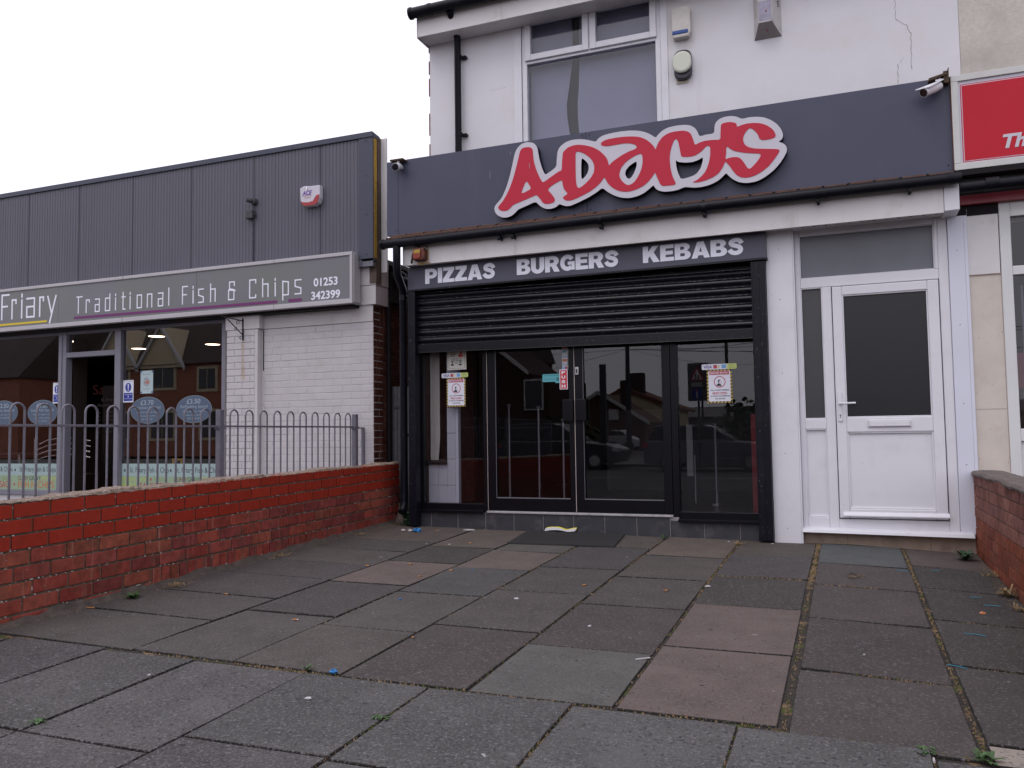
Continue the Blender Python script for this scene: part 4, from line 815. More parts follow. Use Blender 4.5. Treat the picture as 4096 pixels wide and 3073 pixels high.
m = MB(); m.tube([(1.46, .6, .56), (1.46, .6, 2.18)], .012); m.box(1.40, 1.9, .5, .52, 1.35, 1.36); m.box(1.42, 2.2, .5, .9, .56, 1.28); part('display_rail', m, mat('grey_rail', (.25, .25, .27), .4), NB)
m = MB(); m.box(1.36, 1.9, .45, .46, 1.28, 1.58); part('red_poster', m, mat('dark_red_poster', (.20, .015, .02), .5), NB)
m = MB(); m.box(.935, 6, -.05, .01, 2.785, 2.862); part('beam', m, mat('dark_red_gloss_paint', (.17, .012, .022), .35, .1, 8), NB, .003)
m = MB(); m.box(.93, 6, .011, .35, 2.70, 2.95); m.box(.93, 6, -.17, .3, 3.0, 3.04); part('soffit', m, BLACKSD, NB)
m = MB(); m.box(.93, 6, -.03, .2, 2.95, 3.045); part('lead_flashing', m, mat('mossy_lead', (.10, .105, .10), .8, .25, 9), NB)
m = MB(); m.tube([(.92, -.2, 2.888), (3.2, -.2, 2.905)], .046, 12); m.tube([(1.105, -.2, 2.895), (1.20, -.2, 2.896)], .056, 12); part('gutter', m, BLACKPL, NB)
RS = thing('red_shop_sign', 'red sign with white border and aluminium frame on the shop next door', 'shop sign', (.9, -.14, 3.05))
m = MB(); m.box(.899, .951, -.155, -.06, 3.105, 3.790); m.box(.899, 3.6, -.155, -.06, 3.790, 3.842); m.box(.899, 3.6, -.155, -.06, 3.050, 3.105); fr_ = part('frame', m, mat('cream_aluminium', (.56, .56, .54), .4, .05, 6), RS, .004)
m = MB(); m.box(.951, 3.6, -.140, -.08, 3.105, 3.79); part('face', m, mat('white_sign_border', (.55, .55, .62), .35), RS)
m = MB(); m.box(.966, 3.59, -.1415, -.1402, 3.112, 3.762); part('red_line', m, RED, RS)
m = MB(); m.box(.972, 3.585, -.1430, -.1417, 3.118, 3.756); part('inner_line', m, mat('pink_white_line', (.60, .40, .48), .4), RS)
m = MB(); m.box(.979, 3.58, -.1445, -.1432, 3.125, 3.748); part('red_face', m, mat('bright_red_sign', (.50, .016, .032), .38, .02, 2, spec=.18), RS)
m = MB(); m.box(.896, .8985, -.156, -.06, 3.05, 3.84); part('rusty_edge', m, RUST, RS)
text('lettering', 'The', 1.253, 1.50, 3.186, 3.302, -.1448, WACR, RS, bold=.035, shear=.25)
# ---- cctv cameras
def tapered(mb, a, b, r0, r1, n=14):
    mb.tube([a, b], [r0, r1], n)
t = thing('security_camera', 'white bullet camera on a rusty bracket at the right end of the signboard', 'security camera', (.82, -.12, 3.8), 'security cameras on the signboard')
m = MB(); m.hexa([(.735, -.20, 3.815), (.87, -.20, 3.845), (.87, -.10, 3.845), (.735, -.10, 3.815), (.735, -.20, 3.835), (.87, -.20, 3.865), (.87, -.10, 3.865), (.735, -.10, 3.835)]); m.box(.845, .885, -.19, -.121, 3.78, 3.88); m.box(.88, .884, -.20, -.12, 3.86, 3.905); part('bracket', m, mat('rusty_dark_bracket', (.06, .035, .02), .8, .4, 30), t, .003)
m = MB(); m.tube([(.82, -.17, 3.825), (.81, -.18, 3.80), (.805, -.20, 3.765)], .012); m.box(.785, .84, -.19, -.16, 3.806, 3.818); part('arm', m, WHITE_PVC, t)
m = MB(); d = Vector((-.13, -.10, -.075)); a = Vector((.815, -.185, 3.765)); m.tube([a-d*.05, a, a+d*.35, a+d], [.018, .034, .040, .042], 12); cb = part('camera_body', m, WHITE_PVC, t, .004)
m = MB(); e = a+d*1.002; m.tube([e, e+d*.03], [.037, .034], 12); part('lens', m, mat('dark_lens_face', (.03, .015, .012), .25), cb)
m = MB(); m.hexa([(a.x-.19, a.y-.10, a.z-.048), (a.x-.08, a.y-.15, a.z-.055), (a.x+.03, a.y-.03, a.z+.035), (a.x-.04, a.y+.03, a.z+.035), (a.x-.19, a.y-.10, a.z-.042), (a.x-.08, a.y-.15, a.z-.049), (a.x+.03, a.y-.03, a.z+.041), (a.x-.04, a.y+.03, a.z+.041)]); part('sun_hood', m, WHITE_PVC, cb)
t = thing('security_camera', 'small white camera facing forward at the left end of the signboard', 'security camera', (-4.27, -.12, 3.8), 'security cameras on the signboard')
m = MB(); m.box(-4.345, -4.19, -.22, -.10, 3.822, 3.838); part('bracket', m, mat('rusty_dark_bracket', (0, 0, 0)), t, .003)
m = MB(); m.tube([(-4.262, -.18, 3.82), (-4.262, -.19, 3.79)], .016); part('arm', m, WHITE_PVC, t)
m = MB(); m.tube([(-4.262, -.12, 3.772), (-4.258, -.19, 3.762), (-4.250, -.265, 3.735)], [.026, .040, .040], 14); cb = part('camera_body', m, WHITE_PVC, t, .003)
m = MB(); m.tube([(-4.2502, -.2652, 3.7348), (-4.247, -.275, 3.731)], [.037, .033], 14); part('lens', m, mat('black_glass', (.01, .008, .012), .15), cb)
t = thing('fire_bell_box', 'rusty orange alarm siren with a yellow label under the gutter', 'alarm box', (-3.95, -.25, 2.78))
m = MB(); m.rrect(-4.022, -3.885, 2.715, 2.845, .03, -.335, -.2505); part('housing', m, mat('rusty_red_plastic', (.11, .022, .012), .6, .4, 25, grime=((.04, .018, .01), 30, .48, .66)), t, .012)
m = MB(); m.rrect(-4.010, -3.925, 2.728, 2.815, .028, -.348, -.3355); part('cover', m, mat('faded_orange_plastic', (.24, .05, .035), .5, .25, 30, spec=.25), t, .006)
m = MB(); m.box(-3.998, -3.925, -.3495, -.3485, 2.785, 2.822); part('yellow_label', m, mat('yellow_label', (.36, .23, .03), .5, .3, 60), t)
m = MB(); m.tube([(-4.045, -.28, 2.77), (-4.048, -.30, 2.71), (-4.05, -.29, 2.70)], .011); m.tube([(-4.03, -.29, 2.80), (-4.045, -.29, 2.76)], .012); m.box(-3.98, -3.955, -.30, -.28, 2.845, 2.87); part('cable_gland', m, BLACKSD, t)
m = MB(); m.tube([(-3.99, -.28, 2.715), (-3.975, -.29, 2.692), (-3.94, -.30, 2.676), (-3.90, -.29, 2.685), (-3.878, -.27, 2.72), (-3.88, -.26, 2.84), (-3.90, -.255, 2.875)], .004, 6); part('yellow_wire', m, mat('rusty_yellow_wire', (.35, .20, .03), .7), t)
m = MB(); m.box(-4.0, -3.86, -.2512, -.2503, 2.692, 2.703); part('rust_run', m, mat('rust_run', (.35, .22, .10), .8, .3, 40), t)
# ================================================================== low brick walls
LW = thing('garden_wall', 'low red brick wall with rough mortar top dividing the two forecourts', 'wall', (-4.63, -3, 0))
def bed(y, k): return .578+.0205*(y+.44)-.0925*k
def cap(y): return .650+.0122*(y+.44)
random.seed(21)
up_, lo_ = MB(), MB()
core = MB(); 
for a in range(27):
    y0 = -6.5+a*.25; y1 = y0+.25
    core.hexa([(-4.735, y0, -.6), (-4.530, y0, -.6), (-4.530, y1, -.6), (-4.735, y1, -.6), (-4.735, y0, cap(y0)-.012), (-4.530, y0, cap(y0)-.012), (-4.530, y1, cap(y1)-.012), (-4.735, y1, cap(y1)-.012)])
part('mortar', core, MORTAR, LW)
OFF = [.03, .15, .04, .16, .02, .14, .05]
for k in range(8):
    y = .262; first = True
    pitch = .2465
    while y > -6.5:
        ln = pitch-.013
        if first: ln = OFF[k % 7]+.06; first = False
        solders = (k == 6 and -3.15 < y < -.95)
        if solders: ln = .072
        y1 = y; y0 = y-ln; ym = (y0+y1)/2
        zb = bed(ym, k); top = min(bed(ym, k)+.0795, cap(ym)-.010) if k == 0 else zb+.0795
        if solders: zb -= .03
        if zb < gz(-4.5, ym)-.09: y = y0-.013; continue
        jt = random.uniform(-.0025, .0025)
        if k < 3:
            q = random.uniform(.93, 1.06); up_.cur = (.265*q, .026*q, .013*q); mb = up_; jt *= .4
        else:
            c = random.choice([(.235, .050, .034), (.21, .040, .030), (.24, .058, .040), (.22, .050, .040), (.235, .064, .040), (.18, .040, .036), (.225, .048, .035)]); q = random.uniform(.85, 1.15); lo_.cur = tuple(a*q for a in c); mb = lo_
        s = .0205*(y1-y0)/2
        xf = -4.520+jt
        if random.random() < .10 and k > 3: xf -= .003
        mb.hexa([(-4.74, y0, zb-s), (xf, y0, zb-s), (xf, y1, zb+s), (-4.74, y1, zb+s), (-4.74, y0, top-s), (xf, y0, top-s), (xf, y1, top+s), (-4.74, y1, top+s)])
        y = y0-.013
part('smooth_brick', up_, BRICKRED, LW, .003); part('rough_brick', lo_, BRICKLOW, LW, .005)
m = MB(); random.seed(5); ny = 230; V = []
for j in range(ny+1):
    y = .25-6.7*j/ny
    for i, x in enumerate((-4.745, -4.738, -4.69, -4.63, -4.57, -4.527, -4.519)):
        e = .012*math.sin(y*5)+.008*math.sin(y*13+x*9)
        z = cap(y)+random.uniform(-.007, .004)+(e*.6 if 0 < i < 6 else -.014)
        V.append((x+random.uniform(-.004, .004), y, z))
m.idx(V, [(j*7+i+1, j*7+i, (j+1)*7+i, (j+1)*7+i+1) for j in range(ny) for i in range(6)]); part('mortar_top', m, COPING, LW)
m = MB(); random.seed(15)
for _ in range(320):   # mortar snots and blobs along the joints
    k = random.randint(0, 6); y = random.uniform(-5, .2); z = bed(y, k)-.006+random.uniform(-.004, .004); r = random.uniform(.002, .0055); m.ellip((-4.5205, y, z), .003, r*random.uniform(.8, 2.4), r*.8, 6, 4)
part('mortar_splash', m, mat('pale_mortar_splash', (.40, .37, .35), .9, .2, 50), LW)
m = MB(); m.hexa([(-4.735, .20, -.2), (-4.46, .20, -.2), (-4.44, .29, -.2), (-4.735, .29, -.2), (-4.735, .24, .22), (-4.52, .24, .22), (-4.51, .285, .22), (-4.735, .285, .22)]); m.ellip((-4.47, .19, .02), .06, .06, .10, 8, 6); m.ellip((-4.5, .14, -.02), .04, .08, .05, 8, 6)
part('broken_mortar_end', m, mat('broken_mortar', (.17, .13, .11), .95, .35, 20, bump=1., bscale=60, bdist=.01), LW)
m = MB(); random.seed(9); V = []   # mortar fillet at the foot, darker than the wall mortar
for j in range(61):
    y = .2-5.6*j/60; g = gz(-4.48, y); hgt = random.uniform(.005, .035) if y < -1 else .01
    V += [(-4.522, y, g+hgt+.02), (-4.505+random.uniform(0, .01), y, g+hgt*.6), (-4.47+random.uniform(-.01, .03), y, g-.008)]
m.idx(V, [(j*3+i+1, j*3+i, (j+1)*3+i, (j+1)*3+i+1) for j in range(60) for i in range(2)]); part('mortar_fillet', m, mat('dark_fillet', (.075, .06, .05), .95, .35, 14, bump=1, bscale=60, bdist=.01), LW)

RW = thing('garden_wall', 'brick wall with grey mortar coping at the right edge beside the white door', 'wall', (1.06, -3, 0))
random.seed(31)
core = MB(); core.box(.958, 1.165, -6.5, .02, -.6, .565); part('mortar', core, MORTAR, RW)
a_, b_ = MB(), MB()
for k in range(8):
    y = .018; first = True; zt = .572-k*.0868
    while y > -6.4:
        ln = .242 if not first else (.10 if k % 2 else .222); first = False
        y0 = y-ln; q = random.uniform(.85, 1.15); jt = random.uniform(-.002, .002)
        if k < 4: mb = a_; c = random.choice([(.235, .105, .085), (.21, .095, .08), (.25, .11, .085), (.20, .082, .064)])
        else: mb = b_; c = random.choice([(.20, .055, .03), (.22, .062, .034), (.175, .046, .03), (.21, .066, .042)])
        mb.cur = tuple(t_*q for t_ in c)
        mb.box(.95+jt, 1.17, y0+.006, y, zt-.080+.001, zt)
        y = y0-.006
part('upper_brick', a_, BRICKLOW, RW, .003); part('lower_brick', b_, BRICKLOW, RW, .003)
m = MB(); random.seed(6); ny = 130; V = []
for j in range(ny+1):
    y = .02-6.5*j/ny; w_ = .012*math.sin(y*4.1)+.008*math.sin(y*9)
    for i, x in enumerate((.938, .935, .95, 1.02, 1.10, 1.165, 1.175)):
        z = (.570, .584, .600, .606, .604, .598, .575)[i]+random.uniform(-.003, .003)
        V.append((x+(w_ if i < 3 else 0), y, z))
m.idx(V, [(j*7+i, j*7+i+1, (j+1)*7+i+1, (j+1)*7+i) for j in range(ny) for i in range(6)]); part('coping', m, mat('dark_mortar_coping', (.13, .105, .095), .9, .25, 12, bump=.8, bscale=80, bdist=.005, grime=((.20, .19, .18), 9, .55, .75)), RW)

# ================================================================== railing
RL = thing('railing', 'grey hoop topped metal railing behind the low brick wall', 'railing', (-4.9, -2.1, 0))
posts = [(-2.11, 1.188, .05), (-.022, 1.185, .05), (-4.19, 1.19, .05), (-6.3, 1.19, .05)]
for y, zt, wd in posts:
    m = MB(); m.box(-4.9-wd/2, -4.9+wd/2, y-wd/2, y+wd/2, .0, zt); p_ = part('post', m, RAILM, RL, .003)
    m = MB(); 
    for s in (-1, 1): m.box(-4.925, -4.875, y+s*.032-.007, y+s*.032+.007, 1.028, 1.05); m.tube([(-4.9, y+s*.025, 1.036), (-4.9, y+s*.055, 1.036)], .009, 8)
    part('rail_bracket', m, RAILM, p_)
m = MB(); m.box(-4.915, -4.885, .125, .165, .0, 1.045); part('end_post', m, RAILM, RL, .002)
for a, b in ((-6.27, -4.22), (-4.165, -2.14), (-2.08, -.05)):
    m = MB(); m.box(-4.908, -4.892, a, b, 1.040, 1.056); part('top_rail', m, RAILM, RL, .002)
    m = MB(); m.box(-4.908, -4.892, a, b, .130, .146); part('bottom_rail', m, RAILM, RL, .002)
m = MB(); m.box(-4.906, -4.894, .003, .13, 1.030, 1.045); part('top_rail', m, RAILM, RL)
hp = [-4.015+.187*k for k in range(10)]+[-1.986+.1975*k for k in range(10)]+[-6.2+.187*k for k in range(11)]
proto = None
for y in hp:
    yc = y+.05
    if proto is None:
        mb = MB(); r_ = .0495; P = [(-4.9, yc-r_, .08), (-4.9, yc-r_, 1.14)]+[(-4.9, yc-r_*math.cos(t), 1.14+r_*math.sin(t)) for t in [math.pi*i/12 for i in range(1, 12)]]+[(-4.9, yc+r_, 1.14), (-4.9, yc+r_, .08)]
        mb.tube(P, .0075, 8); proto = part('hoop', mb, RAILM, RL); py = yc
    else:
        c = proto.copy(); C.objects.link(c); c.parent = RL; c.location = (0, yc-py, 0)

# ================================================================== fish and chip shop
FB = thing('chip_shop_building', 'single storey fish and chip shop clad in grey ribbed panels with white painted brick', 'building', (-8, .2, 0))
def brickface(x0, x1, z0, z1, y, yb, pitch=.236, ch=.0767, seed=1, offs=0., m1=PBRICK, stain=None):
    random.seed(seed); mb = MB(); ms = MB(); k = 0; z = z1
    while z > z0+.01:
        zz = max(z0, z-ch+.007); x = x0-(pitch/2 if k % 2 else 0)+offs
        while x < x1-.01:
            a = max(x0, x+.0035); b = min(x1, x+pitch-.0035)
            if b-a > .02:
                d = random.uniform(-.0012, .0012)
                (ms if stain and stain[0] < (a+b)/2 < stain[1] and stain[2] < z < stain[3] else mb).box(a, b, y+d, yb, zz, z)
            x += pitch
        z -= ch; k += 1
    return mb, ms
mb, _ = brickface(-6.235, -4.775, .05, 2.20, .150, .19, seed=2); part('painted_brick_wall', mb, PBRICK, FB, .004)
m = MB(); m.box(-6.235, -4.7765, .1525, .35, -.1, 2.2); m.box(-6.70, -6.303, .075, .3, -.1, 2.3); part('painted_mortar', m, MORTP, FB)
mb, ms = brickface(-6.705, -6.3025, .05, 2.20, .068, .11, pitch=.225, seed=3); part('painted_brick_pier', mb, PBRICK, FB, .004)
m = MB(); m.face([(-6.50, .0662, 2.07), (-6.445, .0662, 2.07), (-6.455, .0662, 1.80), (-6.40, .0662, 1.62), (-6.52, .0662, 1.60), (-6.485, .0662, 1.80)])
m2 = bpy.data.materials.new('rust_water_stain'); m2.use_nodes = True; t_ = m2.node_tree; t_.nodes.clear(); MATS['rws'] = m2
o_ = N(t_, 'ShaderNodeOutputMaterial'); b_2 = N(t_, 'ShaderNodeBsdfDiffuse'); b_2.inputs[0].default_value = (.50, .36, .13, 1); tr_ = N(t_, 'ShaderNodeBsdfTransparent'); mi_ = N(t_, 'ShaderNodeMixShader')
ge_ = N(t_, 'ShaderNodeNewGeometry'); sp_ = N(t_, 'ShaderNodeSeparateXYZ'); t_.links.new(ge_.outputs['Position'], sp_.inputs[0])
mr = N(t_, 'ShaderNodeMapRange'); mr.inputs[1].default_value = 0; mr.inputs[2].default_value = .045; mr.inputs[3].default_value = .55; mr.inputs[4].default_value = 0
ab = N(t_, 'ShaderNodeMath', operation='ADD'); ab.inputs[1].default_value = 6.466; t_.links.new(sp_.outputs[0], ab.inputs[0]); ab2 = N(t_, 'ShaderNodeMath', operation='ABSOLUTE'); t_.links.new(ab.outputs[0], ab2.inputs[0]); t_.links.new(ab2.outputs[0], mr.inputs[0])
nn = N(t_, 'ShaderNodeTexNoise'); nn.inputs['Scale'].default_value = 14; t_.links.new(ge_.outputs['Position'], nn.inputs['Vector']); mm = N(t_, 'ShaderNodeMath', operation='MULTIPLY'); t_.links.new(mr.outputs[0], mm.inputs[0]); t_.links.new(nn.outputs[0], mm.inputs[1])
t_.links.new(mm.outputs[0], mi_.inputs[0]); t_.links.new(tr_.outputs[0], mi_.inputs[1]); t_.links.new(b_2.outputs[0], mi_.inputs[2]); t_.links.new(mi_.outputs[0], o_.inputs[0])
part('rust_stain', m, m2, FB)
m = MB(); m.box(-6.72, -6.2355, .062, .3, 2.205, 2.42); m.box(-6.2345, -4.777, .148, .3, 2.205, 2.39); m.box(-4.95, -4.728, .13, .40, 2.39, 2.60); m.box(-4.952, -4.724, .125, .40, 2.604, 2.895); m.box(-6.301, -6.2355, .149, .3, -.1, 2.2); part('white_lintel', m, mat('white_painted_render', (.52, .49, .50), .6, .05, 3, grime=((.42, .39, .37), 4, .55, .85)), FB, .004); m = MB(); m.box(-6.3015, -6.262, .0685, .3, .02, 2.2); part('pier_return', m, mat('white_painted_render', (0, 0, 0)), FB, .003)
m = MB(); m.box(-6.241, -6.236, .140, .15, 1.72, 2.19); part('cable', m, BLACKSD, FB)
# flank wall in brick
random.seed(8); mb = MB(); cm = MB()
z = .02; k = 0
while z < 2.42:
    y = .16-(.12 if k % 2 else 0)
    while y < 7:
        y0 = max(.155, y); y1 = y+.228
        if y1 > y0+.03:
            c = random.choice([(.085, .028, .020), (.10, .034, .022), (.065, .022, .018), (.075, .03, .024)]); mb.cur = c; d = random.uniform(-.002, .002); mb.box(-4.80, -4.772+d, y0, y1, z, z+.066)
        y += .238
    z += .0765; k += 1
part('flank_brick', mb, BRICKLOW, FB, .003)
m = MB(); m.box(-5.0, -4.778, .352, 7, -.1, 2.45); part('flank_mortar', m, MORTAR, FB)
m = MB(); m.box(-5.0, -4.70, .42, 7, 2.45, 2.80); m.tube([(-4.66, .50, 2.72), (-4.66, 7, 2.74)], .05, 10); m.tube([(-4.735, .42, 2.45), (-4.735, .42, .1)], .028, 10); m.ellip((-4.70, .62, 2.78), .07, .1, .06, 10, 6); part('eaves_and_pipe', m, BLACKSD, FB)
m = MB(); m.box(-14, -4.9, .35, 7, 2.95, 3.0); m.box(-14, -13.9, .2, 7, 0, 3); m.box(-14, -4.9, 6.9, 7, 0, 3); part('flat_roof', m, mat('felt_roof', (.06, .06, .06), .9), FB)
# ribbed cladding
CX0, CX1 = -14.0, -4.886
seams = [-13.6, -12.7, -11.8, -10.9, -9.98, -9.07, -8.163, -7.232, -6.308, -5.390, -4.886]
m = MB()
P = []; x = CX0
while x < CX1:
    P += [(x, .050), (x+.028, .050), (x+.032, .055), (x+.042, .055)]; x += .046
V = []
for z in (2.80, 4.235):
    for a, b in P: V.append((a, b, z))
n = len(P); m.idx(V, [(i, i+1, n+i+1, n+i) for i in range(n-1)]); cl = part('ribbed_panel', m, CLAD, FB)
m = MB(); m.box(CX0, -4.72, .060, .118, 2.80, 4.24); part('panel_core', m, mat('pale_steel_sheet', (.16, .16, .19), .5), FB)
m = MB()
for s in seams[:-1]: m.box(s-.005, s+.005, .0475, .0585, 2.80, 4.235)
parts_each('panel_seam', m, mat('dark_seam', (.035, .033, .04), .8), FB)
m = MB(); m.box(-4.886, -4.706, .040, .0595, 2.880, 4.225); m.hexa([(CX0, .030, 4.225), (-4.706, .030, 4.225), (-4.706, .16, 4.225), (CX0, .16, 4.225), (CX0, .030, 4.285), (-4.706, .030, 4.285), (-4.706, .20, 4.270), (CX0, .20, 4.270)]); part('corner_flashing', m, TRIM, FB, .003)
m = MB()
for z in (4.19, 3.80, 3.37, 2.93): m.ellip((-4.79, .039, z), .008, .004, .008, 8, 5)
for x in (-5.75, -6.9, -8.0, -9.3): m.ellip((x, .029, 4.25), .007, .004, .007, 8, 5)
parts_each('fixing_screw', m, INK, FB)
m = MB(); m.box(-4.886, -4.700, .06, .115, 2.858, 2.879); part('lower_edge', m, INK, FB)
m = MB(); m.box(-4.716, -4.702, .062, .118, 2.885, 4.215); part('insulation', m, FOAM, FB)
m = MB(); m.box(-4.80, -4.712, .119, .225, 2.62, 4.262); m.box(-4.80, -4.705, .15, .18, 2.62, 4.25); part('timber_edge', m, TIMBER, FB)
m = MB(); m.box(-4.80, -4.643, .228, .250, 2.75, 4.262); part('white_board', m, WHITE_PVC2, FB, .003)
# shopfront
m = MB(); FY0, FY1 = .17, .27
m.box(-9.54, -9.405, FY0, FY1, .2, 2.36); m.box(-9.50, -9.47, FY0-.012, FY0, .2, 2.3); m.box(-8.562, -8.462, FY0, FY1, .2, 2.36); m.box(-6.868, -6.80, FY0, FY1, .2, 2.36)
m.box(-9.405, -8.562, FY0, FY1, 2.020, 2.085); m.box(-14, -6.80, FY0+.01, FY1, 2.325, 2.42); m.box(-14, -9.54, FY0, FY1, .235, .30); m.box(-8.462, -6.868, FY0, FY1, .25, .32)
part('shopfront_frame', m, mat('grey_frame', (.19, .185, .225), .4, .06, 8), FB, .004)
m = MB(); m.box(-6.798, -6.72, FY0-.02, FY1, .1, 2.36); m.box(-6.80, -6.70, .16, .3, .1, 2.3); part('frame_return', m, mat('dull_grey_return', (.13, .12, .125), .6, .1, 12), FB)
m = MB(); m.box(-14, -4.95, .02, .17, 2.36, 2.42); part('signbox_soffit', m, BLACKSD, FB)
for a, b, c, d in ((-14, -9.54, .30, 2.325), (-8.462, -6.868, .32, 2.325), (-9.405, -8.562, 2.085, 2.325)):
    m = MB(); m.box(a, b, .215, .221, c, d); part('shop_window', m, GLASSF, FB)
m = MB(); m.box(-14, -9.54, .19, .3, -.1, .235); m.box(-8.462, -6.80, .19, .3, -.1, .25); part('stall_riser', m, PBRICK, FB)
# interior
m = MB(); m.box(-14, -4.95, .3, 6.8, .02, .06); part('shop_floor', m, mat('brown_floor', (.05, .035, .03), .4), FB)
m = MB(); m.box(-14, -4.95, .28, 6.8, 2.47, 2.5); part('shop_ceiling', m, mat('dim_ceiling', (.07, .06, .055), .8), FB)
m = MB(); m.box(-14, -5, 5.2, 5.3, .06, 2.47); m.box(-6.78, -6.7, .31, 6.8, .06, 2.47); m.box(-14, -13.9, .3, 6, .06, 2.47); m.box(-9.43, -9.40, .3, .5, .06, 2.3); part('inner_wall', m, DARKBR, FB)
m = MB(); m.box(-13, -7.5, 3.4, 4.1, .06, 1.15); part('counter', m, mat('dark_counter', (.03, .018, .015), .35), FB)
WARM = mat('lit_downlight', (1, .9, .8), .5, emit=((1, .78, .60), 9))
for x, y in ((-11.0, 1.68), (-9.45, 1.75), (-11.0, 2.92), (-9.50, 2.99)):
    m = MB(); n = 20; m.face([(x+.115*math.cos(2*math.pi*k/n), y+.115*math.sin(2*math.pi*k/n), 2.466) for k in range(n)][::-1]); part('ceiling_light', m, WARM, FB)
m = MB(); m.box(-10.28, -9.70, 1.55, 1.58, .4, 1.75); part('menu_board', m, mat('dark_board', (.008, .006, .006), .3), FB)
dimw = mat('dim_white_letters', (.16, .14, .14), .6)
text('lettering', "St. Friary's", -10.30, -9.98, 1.505, 1.565, 1.545, dimw, FB, .01); text('lettering', 'Opening Times', -10.38, -9.90, 1.43, 1.485, 1.545, dimw, FB, .01)
for k, (d_, h_) in enumerate((('Mon', '11.30  8.00'), ('Tue', '11.30  8.00'), ('Wed', '11.30  8.00'), ('Thur', '11.30  9.00'), ('Fri', '11.30  9.00'), ('Sat', '11.30  9.00'))):
    text('lettering', d_, -10.40, -10.31, 1.34-k*.058, 1.372-k*.058, 1.545, dimw, FB, .01); text('lettering', h_, -10.22, -9.90, 1.34-k*.058, 1.372-k*.058, 1.545, dimw, FB, .01)
m = MB(); m.box(-10.28, -9.94, 2.30, 2.34, 1.62, 1.79); part('till_screen_case', m, INK, FB)
m = MB(); m.box(-10.88, -10.60, 2.295, 2.2995, 1.69, 1.81); part('green_screen', m, mat('green_screen', (.01, .12, .02), .4, emit=((.02, .5, .05), .35)), FB)
text('lettering', 'Saus', -11.66, -11.14, 1.70, 1.86, 2.6, mat('dull_red_letters', (.22, .05, .05), .5), FB, .0)
m = MB(); m.box(-9.15, -8.6, .30, .31, 2.035, 2.075); part('exit_sign', m, mat('dull_green_sign', (.03, .14, .11), .4), FB)
m = MB(); m.tube([(-8.70, .33, .95), (-8.70, .33, 1.20)], .012); part('pull_handle', m, mat('grey_handle', (.12, .12, .13), .3), FB)
# vinyl band on the windows
VB = mat('pale_blue_vinyl', (.30, .40, .40), .5); VG = mat('pale_green_vinyl', (.27, .37, .25), .5)
DG = mat('dark_grey_letters', (.05, .055, .06), .5); cR = mat('red_letters', (.40, .03, .04), .5); cO = mat('orange_letters', (.50, .14, .03), .5); cL = mat('lime_letters', (.40, .46, .06), .5); cG = mat('olive_letters', (.25, .30, .16), .5); cM = mat('maroon_letters', (.16, .04, .05), .5); cY = mat('light_yellow_letters', (.45, .46, .12), .5)
yv = .2135
for a, b in ((-14, -9.542), (-8.46, -6.87)):
    m = MB(); m.box(a, b, yv, .2148, .49, .645); vb = part('vinyl_band', m, VB, FB); m = MB(); m.box(a, b, yv, .2148, .322 if b > -9 else .302, .4895); part('vinyl_band', m, VG, FB)
def T_(s, a, b, c, d, mt): text('lettering', s, a, b, c, d, yv-.0002, mt, FB, .0, .0008)
T_('St. Friary Fish & Chip', -8.33, -7.70, .515, .60, DG); T_('St. Friary Fish & Chips', -7.60, -6.90, .515, .60, DG); T_('St. Friary Fish & Chips', -10.27, -9.60, .518, .605, DG); T_('St. Friary Fish & Chips', -11.05, -10.40, .518, .605, DG)
m = MB()
for x in (-8.41, -7.67, -10.35, -9.57): m.box(x-.012, x+.012, yv-.001, yv-.0001, .545, .578)
parts_each('square_dot', m, DG, FB)
T_('MUSHY CHIPS', -8.45, -8.02, .425, .48, cL); T_('BEANS', -7.93, -7.73, .425, .48, cG); T_('CURRY', -7.62, -7.42, .425, .48, cM); T_('GRAVY', -7.41, -7.20, .425, .48, DG); T_('FISHCAKE', -7.18, -6.90, .425, .48, cY)
T_('PEAS', -8.45, -8.22, .335, .41, cL); T_('SAUSAGE', -8.16, -7.75, .335, .41, cR); T_('FISH N CHIPS', -7.64, -7.0, .335, .41, cO)
T_('BEANS', -10.60, -10.42, .425, .48, cG); T_('CURRY', -10.29, -10.09, .425, .48, cM); T_('GRAVY', -10.08, -9.87, .425, .48, DG); T_('FISHCAKE', -9.86, -9.58, .425, .48, cY)
T_('SAUSAGE', -10.80, -10.42, .325, .415, cR); T_('FISH N CHIPS', -10.29, -9.63, .325, .415, cO)
m = MB()
for x, z in ((-7.985, .45), (-9.575, .37), (-10.36, .37)): m.box(x-.012, x+.012, yv-.001, yv-.0001, z-.014, z+.016)
parts_each('square_dot', m, cR, FB)
OV = mat('blue_grey_oval_vinyl', (.075, .105, .165), .5); OVT = mat('pale_oval_letters', (.30, .37, .42), .5)
def oval(cx, cz, l1, l2, l3, label):
    t = thing('price_oval', label, 'window sticker', (cx, yv, cz), 'blue price ovals')
    m = MB(); m.disc(cx, cz, .274, .167, yv, yv+.0012, 40); part('edge', m, mat('pale_oval_edge', (.20, .25, .26), .5), t)
    m = MB(); m.disc(cx, cz, .268, .161, yv-.001, yv-.0002, 40); part('disc', m, OV, t)
    text('lettering', l1, cx-.11, cx+.10, cz+.065, cz+.125, yv-.0012, OVT, t, .01, .0006); text('lettering', l2, cx-.21, cx+.21, cz+.005, cz+.05, yv-.0012, OVT, t, .0, .0006)
    for k, s in enumerate(l3): text('lettering', s, cx-.17+.04*k, cx+.17-.04*k, cz-.04-.045*k, cz-.015-.045*k, yv-.0012, OVT, t, .0, .0006)
oval(-8.054, 1.307, '£3.70', 'Chicken Special', ('Chicken breast & chips', 'with peas, beans, gravy', 'or curry'), 'blue grey oval reading £3.70 Chicken Special in the right hand shop window')
